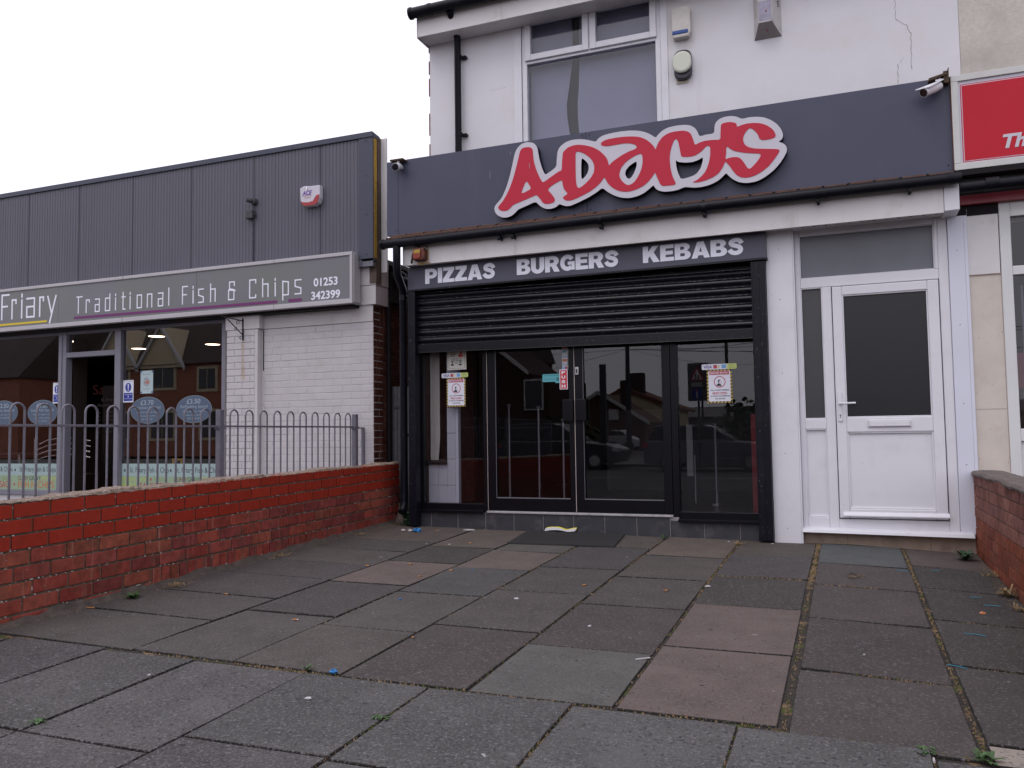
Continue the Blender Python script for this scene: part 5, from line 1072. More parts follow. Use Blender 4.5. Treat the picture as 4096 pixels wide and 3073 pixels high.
oval(-7.320, 1.303, '£3.50', 'Pie/Pudding Special', ('Pie or pudding, chips &', 'peas, beans, gravy', 'or curry'), 'blue grey oval reading £3.50 Pie/Pudding Special in the right hand shop window')
oval(-9.865, 1.318, '£3.20', 'Small Fish Special', ('Fish & chips with', 'peas, beans, gravy', 'or curry'), 'blue grey oval behind the railing just left of the doorway post')
oval(-10.60, 1.330, '£2.50', 'Jumbo Special', ('Sausage & chips with', 'peas or gravy',), 'blue grey oval at the far left edge reading £2.50')
def blue_notice(x0, x1, z0, z1, label):
    t = thing('safety_notice', label, 'notice', (x0, yv, z0), 'blue safety notices'); y = yv-.0002
    fx = lambda u: x0+(x1-x0)*u; fz = lambda v: z0+(z1-z0)*v
    m = MB(); m.box(x0, x1, y-.001, y, z0, z1); part('sheet', m, PAPER, t)
    m = MB(); m.disc(fx(.5), fz(.68), (x1-x0)*.29, (z1-z0)*.205, y-.0018, y-.0011, 24); m.box(fx(.08), fx(.93), y-.0018, y-.0011, fz(.06), fz(.43)); part('blue_panel', m, INKBLUE, t)
    m = MB(); m.prism([(fx(.46), fz(.62)), (fx(.54), fz(.62)), (fx(.56), fz(.82)), (fx(.44), fz(.82))], y-.0026, y-.0019); m.disc(fx(.5), fz(.565), .009, .011, y-.0026, y-.0019, 10); part('exclamation_mark', m, PAPER, t)
    text('lettering', 'NUMBER OF CUSTOMERS', fx(.18), fx(.86), fz(.34), fz(.37), y-.002, PAPER, t, .01, .0005); text('lettering', '3', fx(.44), fx(.55), fz(.22), fz(.31), y-.002, PAPER, t, .02, .0005); text('lettering', 'ALLOWED IN THE SHOP', fx(.14), fx(.88), fz(.15), fz(.18), y-.002, PAPER, t, .01, .0005)
    text('lettering', 'SOCIAL DISTANCING', fx(.08), fx(.9), fz(.93), fz(.955), y-.0012, DG, t, .01, .0005)
blue_notice(-8.455, -8.284, 1.413, 1.692, 'blue and white exclamation mark notice right of the doorway')
blue_notice(-9.677, -9.542, 1.433, 1.705, 'blue and white exclamation mark notice left of the doorway post')
t = thing('fish_poster', 'pale blue poster with a round fish picture in the shop window', 'poster', (-8.17, yv, 1.51))
m = MB(); m.box(-8.169, -7.967, yv-.0012, yv-.0002, 1.515, 1.80); part('sheet', m, mat('pale_blue_paper', (.38, .48, .50), .6), t)
m = MB(); m.disc(-8.068, 1.66, .055, .06, yv-.002, yv-.0013, 20); part('picture', m, mat('grey_picture', (.30, .33, .36), .6, .5, 70), t)
m = MB(); m.prism([(-8.10, 1.655), (-8.05, 1.63), (-8.02, 1.655), (-8.05, 1.685)], yv-.0028, yv-.0021); m.prism([(-8.105, 1.64), (-8.09, 1.66), (-8.105, 1.675)], yv-.0028, yv-.0021); part('fish', m, mat('salmon_paint', (.40, .16, .12), .6), t)
[part('corner_tape', MB().box(x, x+.02, yv-.002, yv-.0013, z, z+.02), INKBLUE, t) for x in (-8.165, -7.99) for z in (1.52, 1.775)]
text('lettering', 'Fish & Chips', -8.13, -8.01, 1.745, 1.765, yv-.0013, DG, t, 0, .0005); text('lettering', 'freshly cooked', -8.12, -8.02, 1.565, 1.578, yv-.0013, DG, t, 0, .0005)
t = thing('wet_floor_sign', 'yellow folding wet floor sign standing inside the shop window', 'floor sign', (-8.3, 1.0, .06)); YP = mat('yellow_plastic', (.62, .38, .02), .45)
for s, yy in ((-1, .90), (1, 1.12)):
    m = MB(); m.hexa([(-8.46, yy, .06), (-8.16, yy, .06), (-8.16, yy+.015, .06), (-8.46, yy+.015, .06), (-8.40, 1.0, .60), (-8.22, 1.0, .60), (-8.22, 1.015, .60), (-8.40, 1.015, .60)]); part('panel', m, YP, t)
m = MB(); m.box(-8.40, -8.36, .99, 1.025, .60, .685); m.box(-8.26, -8.22, .99, 1.025, .60, .685); m.box(-8.36, -8.26, .99, 1.025, .655, .685); m.box(-8.36, -8.26, .99, 1.025, .60, .612); part('handle', m, YP, t, .006)
t = thing('cafe_chair', 'chrome cafe chair with curved slats inside the left window', 'chair', (-10.1, .75, .06))
m = MB()
for k in range(4):
    z = .72+k*.075; m.tube([(-10.42+.03*k, .55, z-.05), (-10.25, .62, z+.01), (-10.05, .68, z+.035), (-9.85, .72, z+.03), (-9.66, .80, z-.01)], .010, 6)
part('back_slats', m, CHROME, t)
m = MB(); m.tube([(-10.40, .5, .48), (-10.05, .45, .49), (-9.68, .6, .48), (-9.7, 1.0, .48), (-10.38, .95, .48), (-10.40, .5, .48)], .012, 6); m.box(-10.38, -9.70, .55, .95, .478, .488); part('seat', m, CHROME, t)
for x, y in ((-10.38, .52), (-9.70, .62), (-9.72, .98), (-10.36, .93)): part('leg', MB().tube([(x, y, .06), (x, y, .98 if y < .7 else .48)], .012, 6), CHROME, t)
t = thing('cafe_table', 'small round table with a dark top inside the left window', 'table', (-10.9, .7, .06))
part('tabletop', MB().tube([(-10.9, .7, .76), (-10.9, .7, .785)], .35, 24), mat('table_top', (.06, .05, .05), .3), t); part('stem', MB().tube([(-10.9, .7, .06), (-10.9, .7, .76)], .03, 10), CHROME, t); part('foot', MB().tube([(-10.9, .7, .06), (-10.9, .7, .09)], .22, 20), CHROME, t)
# sign box
FS = thing('chip_shop_sign', 'long grey sign box reading Friary Traditional Fish & Chips in a white metal frame', 'shop sign', (-8, -.05, 2.39))
m = MB(); X0, X1 = -14, -4.909; Y0, Y1 = -.058, .10
m.box(X0, X1, Y0, Y1, 2.915, 2.955); m.box(X0, X1, Y0, Y1, 2.388, 2.440); m.box(-4.943, X1, Y0, Y1, 2.440, 2.915); m.box(-4.9085, -4.898, Y0+.02, Y1-.005, 2.40, 2.94); part('frame', m, ALU, FS, .005)
m = MB(); 
for x in (-5.94, -8.2, -10.6): m.box(x-.002, x+.002, Y0-.001, Y0+.01, 2.915, 2.9555); m.box(x-.002, x+.002, Y0-.001, Y0+.01, 2.3875, 2.440)
parts_each('frame_joint', m, PVC_GREY, FS)
m = MB(); ed = [-14, -11.5, -9.297, -7.06, -4.943]
for a, b in zip(ed, ed[1:]): m.box(a+.0015, b-.0015, -.045, -.02, 2.440, 2.915)
part('face', m, FSIGN, FS)
m = MB(); m.box(-13.9, -4.95, -.0195, .09, 2.442, 2.913); part('light_box', m, BLACKSD, FS)
yl = -.0455
m = MB()
for ch, x, w_ in (('F', -10.325, .125), ('r', -10.135, .095), ('i', -9.955, 0), ('a', -9.862, .135), ('r', -9.628, .085), ('y', -9.485, .13)): m = MB(); glyph(m, ch, x, 2.556, w_, .318, .024, yl); part('lettering', m, LETW, FS)
for ch, x, w_ in (('S', -10.88, .13), ('t', -10.68, .08), ('.', -10.55, .0)): m = MB(); glyph(m, ch, x, 2.556, w_, .318, .024, yl); part('lettering', m, LETW, FS)
H = .205; cur_ = None
for ch, x, w_ in (('T', -8.975, .088), ('r', -8.815, .07), ('a', -8.662, .068), ('d', -8.492, .072), ('i', -8.325, 0), ('t', -8.215, .06), ('i', -8.088, 0), ('o', -7.975, .07), ('n', -7.812, .070), ('a', -7.640, .070), ('l', -7.478, 0), ('F', -7.268, .075), ('i', -7.108, 0), ('s', -7.025, .07), ('h', -6.848, .068), ('&', -6.585, .085), ('C', -6.285, .085), ('h', -6.103, .075), ('i', -5.930, 0), ('p', -5.826, .075), ('s', -5.660, .078)):
    m = MB(); glyph(m, ch, x, 2.548-.004*(x+9)/3.3, w_, H, .0145, yl); part('lettering', m, LETW, FS)
m = MB(); m.hexa([(-9.02, yl-.002, 2.476), (-5.900, yl-.002, 2.460), (-5.900, yl, 2.460), (-9.02, yl, 2.476), (-9.02, yl-.002, 2.507), (-5.900, yl-.002, 2.491), (-5.900, yl, 2.491), (-9.02, yl, 2.507)]); part('purple_underline', m, PURPLE, FS); part('purple_underline', MB().box(-5.750, -5.571, yl-.002, yl, 2.458, 2.491), PURPLE, FS)
m = MB(); m.box(-10.9, -9.494, yl-.002, yl, 2.468, 2.493); part('yellow_underline', m, YELLOW, FS)
text('lettering', '01253', -5.413, -5.101, 2.605, 2.698, yl, LETW, FS, .022); text('lettering', '342399', -5.445, -5.070, 2.458, 2.551, yl, LETW, FS, .022)
# things on the cladding
t = thing('alarm_box', 'white alarm box with red lower edge on the grey ribbed cladding', 'alarm box', (-5.485, .05, 3.65))
m = MB(); m.prism([(-5.61, 3.60), (-5.575, 3.545), (-5.54, 3.53), (-5.42, 3.53), (-5.375, 3.555), (-5.352, 3.61), (-5.352, 3.752), (-5.49, 3.755), (-5.56, 3.765), (-5.618, 3.745)], -.02, .048); part('case', m, WACR, t, .008)
m = MB(); m.prism([(-5.606, 3.595), (-5.575, 3.548), (-5.54, 3.534), (-5.42, 3.534), (-5.378, 3.558), (-5.357, 3.61), (-5.357, 3.645), (-5.40, 3.635), (-5.44, 3.578), (-5.50, 3.570), (-5.575, 3.578)], -.026, -.0205); part('red_lens', m, mat('red_lens', (.35, .02, .025), .25), t)
text('lettering', 'ACE', -5.585, -5.455, 3.655, 3.705, -.0265+.006, mat('purple_print', (.10, .02, .30), .5), t, .03, .001, .25); m = MB(); m.box(-5.58, -5.46, -.0215, -.0205, 3.645, 3.649); m.box(-5.555, -5.47, -.0215, -.0205, 3.622, 3.627); part('small_print', m, INKRED, t)
m = MB(); m.tube([(-5.52, -.025, 3.715), (-5.52, -.025, 3.745)], .008); part('bolt', m, CHROME, t)
t = thing('junction_box', 'small grey wall lamp base and junction box joined by a cable on the cladding', 'junction box', (-6.3, .05, 3.6))
m = MB(); m.tube([(-6.29, .05, 3.685), (-6.29, .0, 3.685)], [.045, .035], 12); m.tube([(-6.30, .0, 3.685), (-6.335, -.05, 3.69)], .025, 10); part('lamp_base', m, PVC_GREY, t)
m = MB(); m.box(-6.385, -6.285, -.01, .048, 3.485, 3.58); m.tube([(-6.27, .03, 3.53), (-6.29, .03, 3.53)], .02); part('box', m, PVC_GREY, t, .006)
m = MB(); m.tube([(-6.296, .040, 3.65), (-6.298, .040, 3.58)], .005, 6); m.tube([(-6.304, .040, 3.49), (-6.306, .040, 2.96)], .005, 6); part('cable', m, INK, t)
m = MB()
for k in range(5): m.box(-6.312, -6.30, .03, .046, 3.40-k*.095, 3.41-k*.095)
parts_each('cable_clip', m, INK, t)
t = thing('hanging_bracket', 'black scrolled iron bracket on the white brick pier', 'bracket', (-6.465, .068, 2.2))
m = MB(); m.box(-6.472, -6.458, .052, .066, 2.075, 2.335); part('back_bar', m, BLACKMT, t)
m = MB(); m.tube([(-6.465, .06, 2.305), (-6.465, -.30, 2.315)], .006, 6); m.tube([(-6.465, .055, 2.14), (-6.465, -.22, 2.305)], .006, 6)
def spiral(cy, cz, r0, s): return [(-6.465, cy+r0*(1-k/18)*math.cos(s+k*.42), cz+r0*(1-k/18)*math.sin(s+k*.42)) for k in range(16)]
m.tube(spiral(-.03, 2.27, .035, 0), .004, 5); m.tube(spiral(-.055, 2.205, .028, 3), .004, 5); m.tube(spiral(.02, 2.10, .022, 1), .004, 5); part('scroll', m, BLACKMT, t)
# alley gate
t = thing('alley_gate', 'grey weathered board gate in the narrow alley between the two shops', 'gate', (-4.49, .5, 0))
m = MB()
for k in range(5): m.box(-4.765+k*.108, -4.765+k*.108+.102, .47, .49, .02, 1.50-.004*k)
part('board', m, mat('weathered_grey_board', (.085, .083, .09), .8, .2, 15, spots=[((.2, .2, .2), 30, .7, .75)]), t)
m = MB(); m.box(-4.765, -4.23, .4905, .53, 1.25, 1.33); m.box(-4.765, -4.23, .4905, .53, .3, .38); part('ledge_rail', m, BLACKSD, t)
m = MB(); m.box(-4.70, -4.60, .46, .469, 1.255, 1.28); part('latch', m, PVC_GREY, t)
m = MB(); m.box(-4.765, -4.235, .2, 7, -.1, .02); struct('alley_path', m, mat('alley_concrete', (.07, .065, .06), .9, .2, 5))
# ================================================================== things on the ground
def onz(x, y, dz=.0): return gz(x, y)+dz
t = thing('doormat', 'black rubber doormat in front of the shop doors', 'mat', (-2.38, -.4, 0))
P = [(-2.83, -.80), (-1.87, -.745), (-1.955, -.035), (-2.915, -.055)]
m = MB(); m.hexa([(x, y, onz(x, y, .002)) for x, y in P]+[(x, y, onz(x, y, .014)) for x, y in P]); part('rubber_mat', m, mat('black_rubber', (.022, .020, .021), .75, .2, 30, bump=1, bscale=220, bdist=.004, spots=[((.09, .08, .08), 160, .64, .7)]), t)
m = MB(); 
for k in range(40):
    for j in range(1): 
        u = (k+.5)/40; a = Vector((P[0][0]+(P[1][0]-P[0][0])*u, P[0][1]+(P[1][1]-P[0][1])*u)); b = Vector((P[3][0]+(P[2][0]-P[3][0])*u, P[3][1]+(P[2][1]-P[3][1])*u))
        m.face([(a.x-.004, a.y+.02, onz(a.x, a.y, .0152)), (a.x+.004, a.y+.02, onz(a.x, a.y, .0152)), (b.x+.004, b.y-.02, onz(b.x, b.y, .0152)), (b.x-.004, b.y-.02, onz(b.x, b.y, .0152))])
part('rib', m, mat('rubber_rib', (.030, .028, .029), .6), t)
FILT = mat('orange_filter', (.42, .19, .06), .8, .2, 60); PAPW = mat('dirty_white_paper', (.45, .43, .42), .8)
butts = [(-2.779, -2.054, 20, 'cigarette end on the joint below the doormat, near a blue speck'), (-2.904, -2.319, 80, 'cigarette end on the light pink slab in the middle left'), (-3.165, -.868, 10, 'cigarette end between the doormat and the wall, level with the mat'), (-3.792, -.285, 50, 'cigarette end near the plinth close to the blue lid'),
 (-1.959, -.487, 100, 'cigarette end lying on the doormat'), (-1.113, -2.322, 5, 'orange cigarette end on the slab left of the pink slabs'), (-1.667, -2.30, 40, 'dark orange cigarette end in the middle of the forecourt'), (-2.165, -3.772, -45, 'bright orange cigarette end near the pavement edge'),
 (-4.43, -3.80, 15, 'long cigarette end at the foot of the left brick wall'), (-3.876, -3.213, 5, 'cigarette end on a joint near the left wall'), (-3.02, -3.629, 8, 'cigarette end with white ash on the left paving'), (.232, -4.604, 88, 'white cigarette end stuck upright in the joint at the bottom right'), (-3.205, -1.908, 10, 'small cigarette end on the far side of the pink slab'), (-3.495, -2.063, 12, 'cigarette end on the joint left of the pink slab')]
for i, (x, y, a, lb) in enumerate(butts):
    x = x; b_ = Vector((x, y, onz(x, y, .006))); t = thing('cigarette_end', lb, 'cigarette end', b_, 'cigarette ends on the paving'); d = Vector((math.cos(R(a)), math.sin(R(a)), 0)); L1 = .026 if i not in (8,) else .05
    part('filter', MB().tube([b_-d*L1/2, b_+d*L1/2], .0042, 8), PAPW if i == 11 else FILT, t)
    part('burnt_paper', MB().tube([b_+d*(L1/2+.0002), b_+d*(L1/2+.009)], [.0041, .0035], 8), PAPW if i in (3, 10, 11) else INK, t)
CY = mat('cyan_plastic_thread', (.02, .20, .29), .5)
for i, (x, y, a, L_, lb) in enumerate([(.334, -1.156, -5, .075, 'dull cyan plastic thread on the blue grey slab edge'), (.56, -1.035, 10, .05, 'cyan thread nearest the white door'), (.705, -1.871, -8, .06, 'cyan thread near the right brick wall, second from the door'), (.765, -2.059, -15, .085, 'cyan thread closest to the right brick wall'), (.582, -2.80, -18, .10, 'long bright cyan thread on the right slabs'), (.43, -3.424, -25, .085, 'curved cyan thread on the joint at the lower right')]):
    P = []
    for k in range(7):
        s = (k/6-.5)*L_; q = .006*math.sin(k*1.1+i); P.append((x+s*math.cos(R(a))-q*math.sin(R(a)), y+s*math.sin(R(a))+q*math.cos(R(a)), onz(x, y, .005)))
    solo('plastic_thread', MB().tube(P, .0022, 6), CY, lb, 'litter', (x, y, onz(x, y)), 'cyan threads')
BL = mat('blue_plastic', (.02, .17, .42), .4)
def crumple(nm, x, y, r, mt, lb, cat='litter', seed=0, h=.6, grp=None):
    random.seed(seed+77); m = MB(); m.ellip((x, y, onz(x, y, r*h*.7)), r, r*.75, r*h, 9, 6); m.v = [(a+random.uniform(-.25, .25)*r, b+random.uniform(-.25, .25)*r, max(c+random.uniform(-.2, .2)*r, onz(x, y, .003))) for a, b, c in m.v]; m.smooth = [False]*len(m.f); return solo(nm, m, mt, lb, cat, (x, y, onz(x, y)), grp)
crumple('blue_lid', -3.955, -.398, .045, BL, 'blue bottle lid on the paving by the downpipe', seed=1, h=.45)
crumple('litter_scrap', -4.03, -.40, .026, PAPW, 'white scrap touching the blue lid', seed=2, grp='white scraps'); crumple('litter_scrap', -4.11, -.395, .02, PAPW, 'small white scrap left of the blue lid, nearest the downpipe', seed=3, grp='white scraps')
crumple('litter_scrap', -2.236, -4.407, .021, BL, 'crumpled bright blue scrap in the joint at the edge of the forecourt', seed=4)
crumple('litter_scrap', -2.679, -2.997, .010, BL, 'tiny blue scrap on the slab left of centre', seed=5); crumple('litter_scrap', -2.625, -2.003, .008, BL, 'tiny blue scrap on the slab below the pink slab', seed=6)
def flat(nm, x, y, pts, mt, lb, dz=.004, cat='litter', grp=None, th=.0015):
    m = MB(); Q = [(x+a, y+b) for a, b in pts]; n = len(Q); lo = [(a, b, onz(a, b, dz-.001)) for a, b in Q]; hi = [(a, b, onz(a, b, dz+th+.002*(i % 2))) for i, (a, b) in enumerate(Q)]
    m.idx(lo+hi, [tuple(range(n, 2*n)), tuple(range(n-1, -1, -1))]+[(i, (i+1) % n, n+(i+1) % n, n+i) for i in range(n)]); return solo(nm, m, mt, lb, cat, (x, y, onz(x, y)), grp)
WS = mat('white_scrap', (.46, .45, .46), .7)
for i, (x, y, s, lb) in enumerate([(-1.967, -2.782, .026, 'white paper scrap right of the middle of the forecourt'), (-1.337, -3.292, .016, 'pale chip of paper on the dark slab left of the pink slabs'), (-2.144, -4.73, .022, 'torn white scrap on the public pavement'), (-3.058, -4.69, .013, 'small white chip on the left public pavement'), (.042, -3.42, .010, 'tiny white scrap on the slab right of the pink slabs'), (-.991, -.17, .020, 'white scrap beside the grass tuft at the plinth'), (-.879, -2.127, .028, 'white paper corner on the joint above the pink slab'), (-3.325, -.964, .02, 'white scrap left of the doormat'), (-.62, -.19, .016, 'white scrap by the right shutter rail')]):
    random.seed(i+40); P = [(.75*s*math.cos(k*1.3)*random.uniform(.6, 1.2), s*math.sin(k*1.3)*random.uniform(.5, 1)) for k in range(5)]; P.sort(key=lambda q: math.atan2(q[1], q[0])); flat('litter_scrap', x, y, P, WS, lb, grp='white scraps')
flat('paper_receipt', -3.50, -.13, [(-.075, -.015), (.0, -.05), (.06, .0), (.02, .02), (-.05, .03)], WS, 'folded white paper against the plinth left of the mat')
solo('paper_straw', MB().tube([(-.957, -3.814, onz(-.957, -3.81, .006)), (-.899, -3.768, onz(-.9, -3.77, .006))], .0035, 8), WS, 'white paper straw lying across the joint by the pink slab', 'litter', (-.93, -3.79, onz(-.93, -3.79)))
t = thing('leaflet', 'crumpled yellow and white leaflet against the plinth behind the doormat', 'leaflet', (-2.58, -.06, .02))
def strip(y0, y1, z0, mt, nm):
    m = MB(); V = []
    for k in range(13):
        u = k/12; x = -2.735+.31*u; w_ = .016*math.sin(u*6)+.03*u*0
        V += [(x, -.085+w_*.6+y0, onz(x, -.08, .018)+.012*abs(math.sin(u*4))+z0), (x, -.085+w_*.6+y1, onz(x, -.08, .018)+.022*abs(math.sin(u*4+.4))+z0+.012)]
    m.idx(V, [(2*k, 2*k+2, 2*k+3, 2*k+1) for k in range(12)], True); part(nm, m, mt, t)
strip(0, .028, 0, WS, 'white_fold'); strip(.026, .06, .006, mat('yellow_print', (.62, .52, .06), .5), 'yellow_fold')
crumple('litter_scrap', .683, -2.293, .014, mat('orange_peel', (.55, .22, .10), .6), 'small orange lump between the cyan threads', seed=9)
# plants
GREEN = mat('weed_leaf', (.045, .10, .025), .6, .35, 40); DRY = mat('dry_grass', (.26, .18, .085), .85, .3, 40); DGREEN = mat('dark_leaf', (.022, .055, .02), .6, .3, 40)
def rosette(nm, x, y, n, L_, mt, lb, seed, w_=.25, lift=.5, z=None, cat='weed', grp=None, spread=.0, yback=True):
    random.seed(seed); m = MB(); z0 = onz(x, y, .002) if z is None else z
    for k in range(n):
        a = random.uniform(0, 2*math.pi); l = L_*random.uniform(.5, 1.1); up_k = random.uniform(.1, lift); ox, oy = random.uniform(-spread, spread), random.uniform(-spread, spread)
        d = Vector((math.cos(a), math.sin(a), 0)); s = Vector((-d.y, d.x, 0)); o = Vector((x+ox, y+oy, z0)); P = []
        for j, u in enumerate((0, .3, .65, 1)):
            c = o+d*l*u+Vector((0, 0, l*up_k*math.sin(u*2.2))); ww = w_*l*(.12, .5, .42, .02)[j]; P.append((c-s*ww, c+s*ww))
        for j in range(3): m.face([P[j][0], P[j][1], P[j+1][1], P[j+1][0]])
    return solo(nm, m, mt, lb, cat, (x, y, z0), grp)
rosette('weed', .819, -.40, 34, .10, DGREEN, 'dark green leafy weed at the foot of the door plinth', 1, .35, .9)
rosette('weed', -4.40, -3.50, 22, .06, GREEN, 'bright green weed at the foot of the left brick wall', 2, .5, .9)
rosette('weed', -2.391, -4.395, 16, .03, GREEN, 'tiny green weed in the paving joint beside the blue scrap', 3, .5, .8)
rosette('weed', -1.563, -.16, 40, .055, GREEN, 'small green grass tuft at the plinth right of the mat', 4, .10, .9)
rosette('weed', .39, -4.527, 26, .045, GREEN, 'green weed at the corner of the pale speckled slab', 5, .35, .6, spread=.02)
rosette('weed', .215, -4.52, 26, .025, GREEN, 'mossy green weed on the pavement boundary joint', 6, .4, .6, spread=.035)
rosette('weed', -4.235, -.03, 60, .08, DGREEN, 'dark ivy like weed under the downpipe', 7, .5, 1.4, spread=.04)
rosette('weed', -4.28, .0, 40, .07, DGREEN, 'dark green leaves climbing behind the shutter rail foot', 8, .5, 1.8, z=onz(-4.28, 0, .07), spread=.03)
rosette('weed', .90, -1.72, 60, .085, DRY, 'dry brown tuft at the foot of the right wall', 9, .12, .8, spread=.02)
rosette('weed', .905, -2.10, 50, .05, DRY, 'dry grass tuft at the right edge of the picture', 10, .12, .7, spread=.03)
rosette('weed', .90, -1.05, 60, .05, DRY, 'thin dry grass along the right wall near the door', 11, .10, .6, spread=.05)
rosette('weed', -.883, -.30, 50, .05, DRY, 'dry brown tuft in the joint by the shutter rail', 12, .10, .7, spread=.03)
rosette('weed', -4.39, -3.10, 70, .06, DRY, 'dry grass patch at the foot of the left wall, nearest patch', 13, .08, .5, spread=.06)
rosette('weed', -4.43, -1.9, 50, .05, DRY, 'dry grass along the middle of the left wall', 14, .08, .5, spread=.06)
rosette('weed', -4.40, -.72, 60, .05, DRY, 'dry grass at the far end of the left wall', 15, .08, .5, spread=.07)
rosette('weed', -2.10, -4.80, 1, .01, GREEN, None, 16) if False else None
rosette('weed', -1.735, -4.83, 24, .022, GREEN, 'green moss clump in the diagonal joint of the public pavement', 17, .5, .5, spread=.025)
rosette('weed', -3.04, -5.28, 30, .022, GREEN, 'green moss clump in the joint at the lower left', 18, .5, .5, spread=.03)
# loose joint debris: one uncountable object
random.seed(99); md, mg = MB(), MB()
def chip(mb, x, y, r):
    z = gz(x, y)-.006; a = random.uniform(0, 6.28); h = random.uniform(.3, 1.0)*r
    P = [(x+r*math.cos(a+k*2.1)*random.uniform(.5, 1.1), y+r*math.sin(a+k*2.1)*random.uniform(.5, 1.3), z) for k in range(3)]; T = (x+random.uniform(-.3, .3)*r, y+random.uniform(-.3, .3)*r, z+h+.005)
    mb.idx(P+[T], [(0, 1, 3), (1, 2, 3), (2, 0, 3)])
def along(x0, y0, x1, y1, n, sp, r0, r1, gfrac=.12):
    for _ in range(n):
        u = random.random(); dens = .5+.5*math.sin(u*23+x0*7)*math.sin(u*7.1+y0*3)
        if random.random() > dens+.25: continue
        x = x0+(x1-x0)*u+random.gauss(0, sp if abs(y1-y0) > abs(x1-x0) else .01); y = y0+(y1-y0)*u+random.gauss(0, sp if abs(x1-x0) > abs(y1-y0) else .01)
        chip(mg if random.random() < gfrac+(.5 if math.sin(u*31+x0) > .75 else 0) else md, x, y, random.uniform(r0, r1))
along(-.251, -.05, -.251, -1.7, 520, .009, .004, .011, .03); along(-.251, -1.7, -.251, -4.45, 260, .004, .003, .007, .12)
along(.402, -.1, .402, -2.9, 380, .006, .003, .009, .08); along(.402, -2.9, .40, -4.5, 160, .005, .003, .008, .1)
along(-.898, -.1, -.898, -2.4, 300, .006, .003, .008, .12); along(-.898, -2.6, -.898, -4.4, 90, .004, .002, .006, .1)
along(-1.55, -.2, -1.56, -4.4, 260, .004, .002, .007, .15); along(-2.2, -.8, -2.22, -4.4, 220, .004, .002, .007, .1); along(-2.83, -.5, -2.83, -4.3, 120, .003, .002, .006, .1)
along(-.88, -1.745, -.30, -1.745, 150, .004, .003, .009, .05); along(-.20, -1.86, .15, -1.86, 90, .005, .003, .008, .02); along(0, -3.71, .38, -3.72, 70, .004, .003, .008, .05); along(.55, -2.53, .93, -2.56, 110, .004, .003, .008, .03); along(.45, -3.39, .93, -3.4, 60, .003, .002, .007, .1)
along(-2.2, -2.56, -1.56, -2.57, 90, .004, .003, .008, .1); along(-1.55, -3.69, -.9, -3.70, 80, .004, .003, .008, .1); along(-3.4, -4.395, -.3, -4.46, 420, .006, .003, .009, .22); along(-.3, -4.47, .4, -4.53, 200, .005, .002, .008, .45)
along(-1.72, -4.5, -1.73, -5.3, 130, .004, .002, .007, .4); along(-1.065, -4.5, -1.06, -5.3, 120, .004, .002, .007, .4); along(-.412, -4.55, -.412, -5.2, 90, .005, .003, .008, .3)
along(.91, -.3, .91, -3.5, 700, .022, .003, .010, .05); along(-4.45, .1, -4.45, -4.3, 900, .025, .003, .010, .06); along(-4.1, -.02, -.7, -.02, 160, .006, .002, .006, .05)
o = solo('joint_debris', md, mat('tan_debris', (.20, .135, .075), .95, .4, 60), 'tan crumbs of grit and dead moss in the paving joints', 'debris', (-1, -2, 0)); o['kind'] = 'stuff'
o = solo('joint_moss', mg, mat('olive_moss', (.075, .085, .015), .95, .4, 60), 'olive green moss in the paving joints', 'moss', (-1, -2, 0)); o['kind'] = 'stuff'

# ================================================================== the street behind the camera, seen in the glass
HBR = mat('street_brick', (.34, .13, .085), .9, .15, 3); HBR2 = mat('street_dark_brick', (.045, .018, .016), .9, .2, 3); HROOF = mat('street_roof', (.07, .05, .045), .9, .2, 2); HW = mat('street_white_paint', (.6, .6, .6), .7); HGL = mat('street_window_glass', (.03, .035, .045), .15); HCR = mat('street_cream', (.60, .50, .34), .8); HRED = mat('street_red_roof', (.16, .06, .045), .9, .2, 2)
def house(nm, label, x0, x1, yf, dep, ze, zr, wall, roof, gables=(), wins=(), bays=(), loc=None, chim=()):
    t = thing(nm, label, 'house', ((x0+x1)/2, yf, -.3), 'houses across the road'); yb = yf-dep
    m = MB(); m.box(x0, x1, yb, yf, -.3, ze); part('wall', m, wall, t)
    m = MB(); ym = (yf+yb)/2
    m.prismx([(yb-.3, ze), (yf+.3, ze), (ym, zr)][::1], x0-.2, x1+.2); r_ = part('roof', m, roof, t)
    for cx, hw, gzt in gables:
        m = MB(); m.prism([(cx-hw, ze-.2), (cx+hw, ze-.2), (cx, gzt)][::-1], yf+.25, yf-2.5); part('gable', m, HCR, t)
        m = MB()
        for s in (-1, 1): m.hexa([(cx, yf+.26, gzt-.15), (cx+s*(hw+.25), yf+.26, ze-.45), (cx+s*(hw+.25), yf+.45, ze-.45), (cx, yf+.45, gzt-.15), (cx, yf+.26, gzt+.15), (cx+s*(hw+.25), yf+.26, ze-.15), (cx+s*(hw+.25), yf+.45, ze-.15), (cx, yf+.45, gzt+.15)])
        part('bargeboard', m, HW, t)
    for a, b, c, d in wins:
        m = MB(); m.box(a-.22, b+.22, yf, yf+.06, c-.2, d+.2); w1 = part('window', m, HCR if wall is HBR else HW, t); m = MB(); m.box(a, (a+b)/2-.04, yf+.061, yf+.08, c, d); m.box((a+b)/2+.04, b, yf+.061, yf+.08, c, d); part('pane', m, HGL, w1)
    for cx, cz in chim: m = MB(); m.box(cx-.4, cx+.4, ym-.4, ym+.4, cz-1.8, cz); [m.tube([(cx+k, ym, cz), (cx+k, ym, cz+.4)], .13, 8) for k in (-.2, .2)]; part('chimney', m, mat('dark_chimney', (.05, .03, .03), .9), r_)
    return t
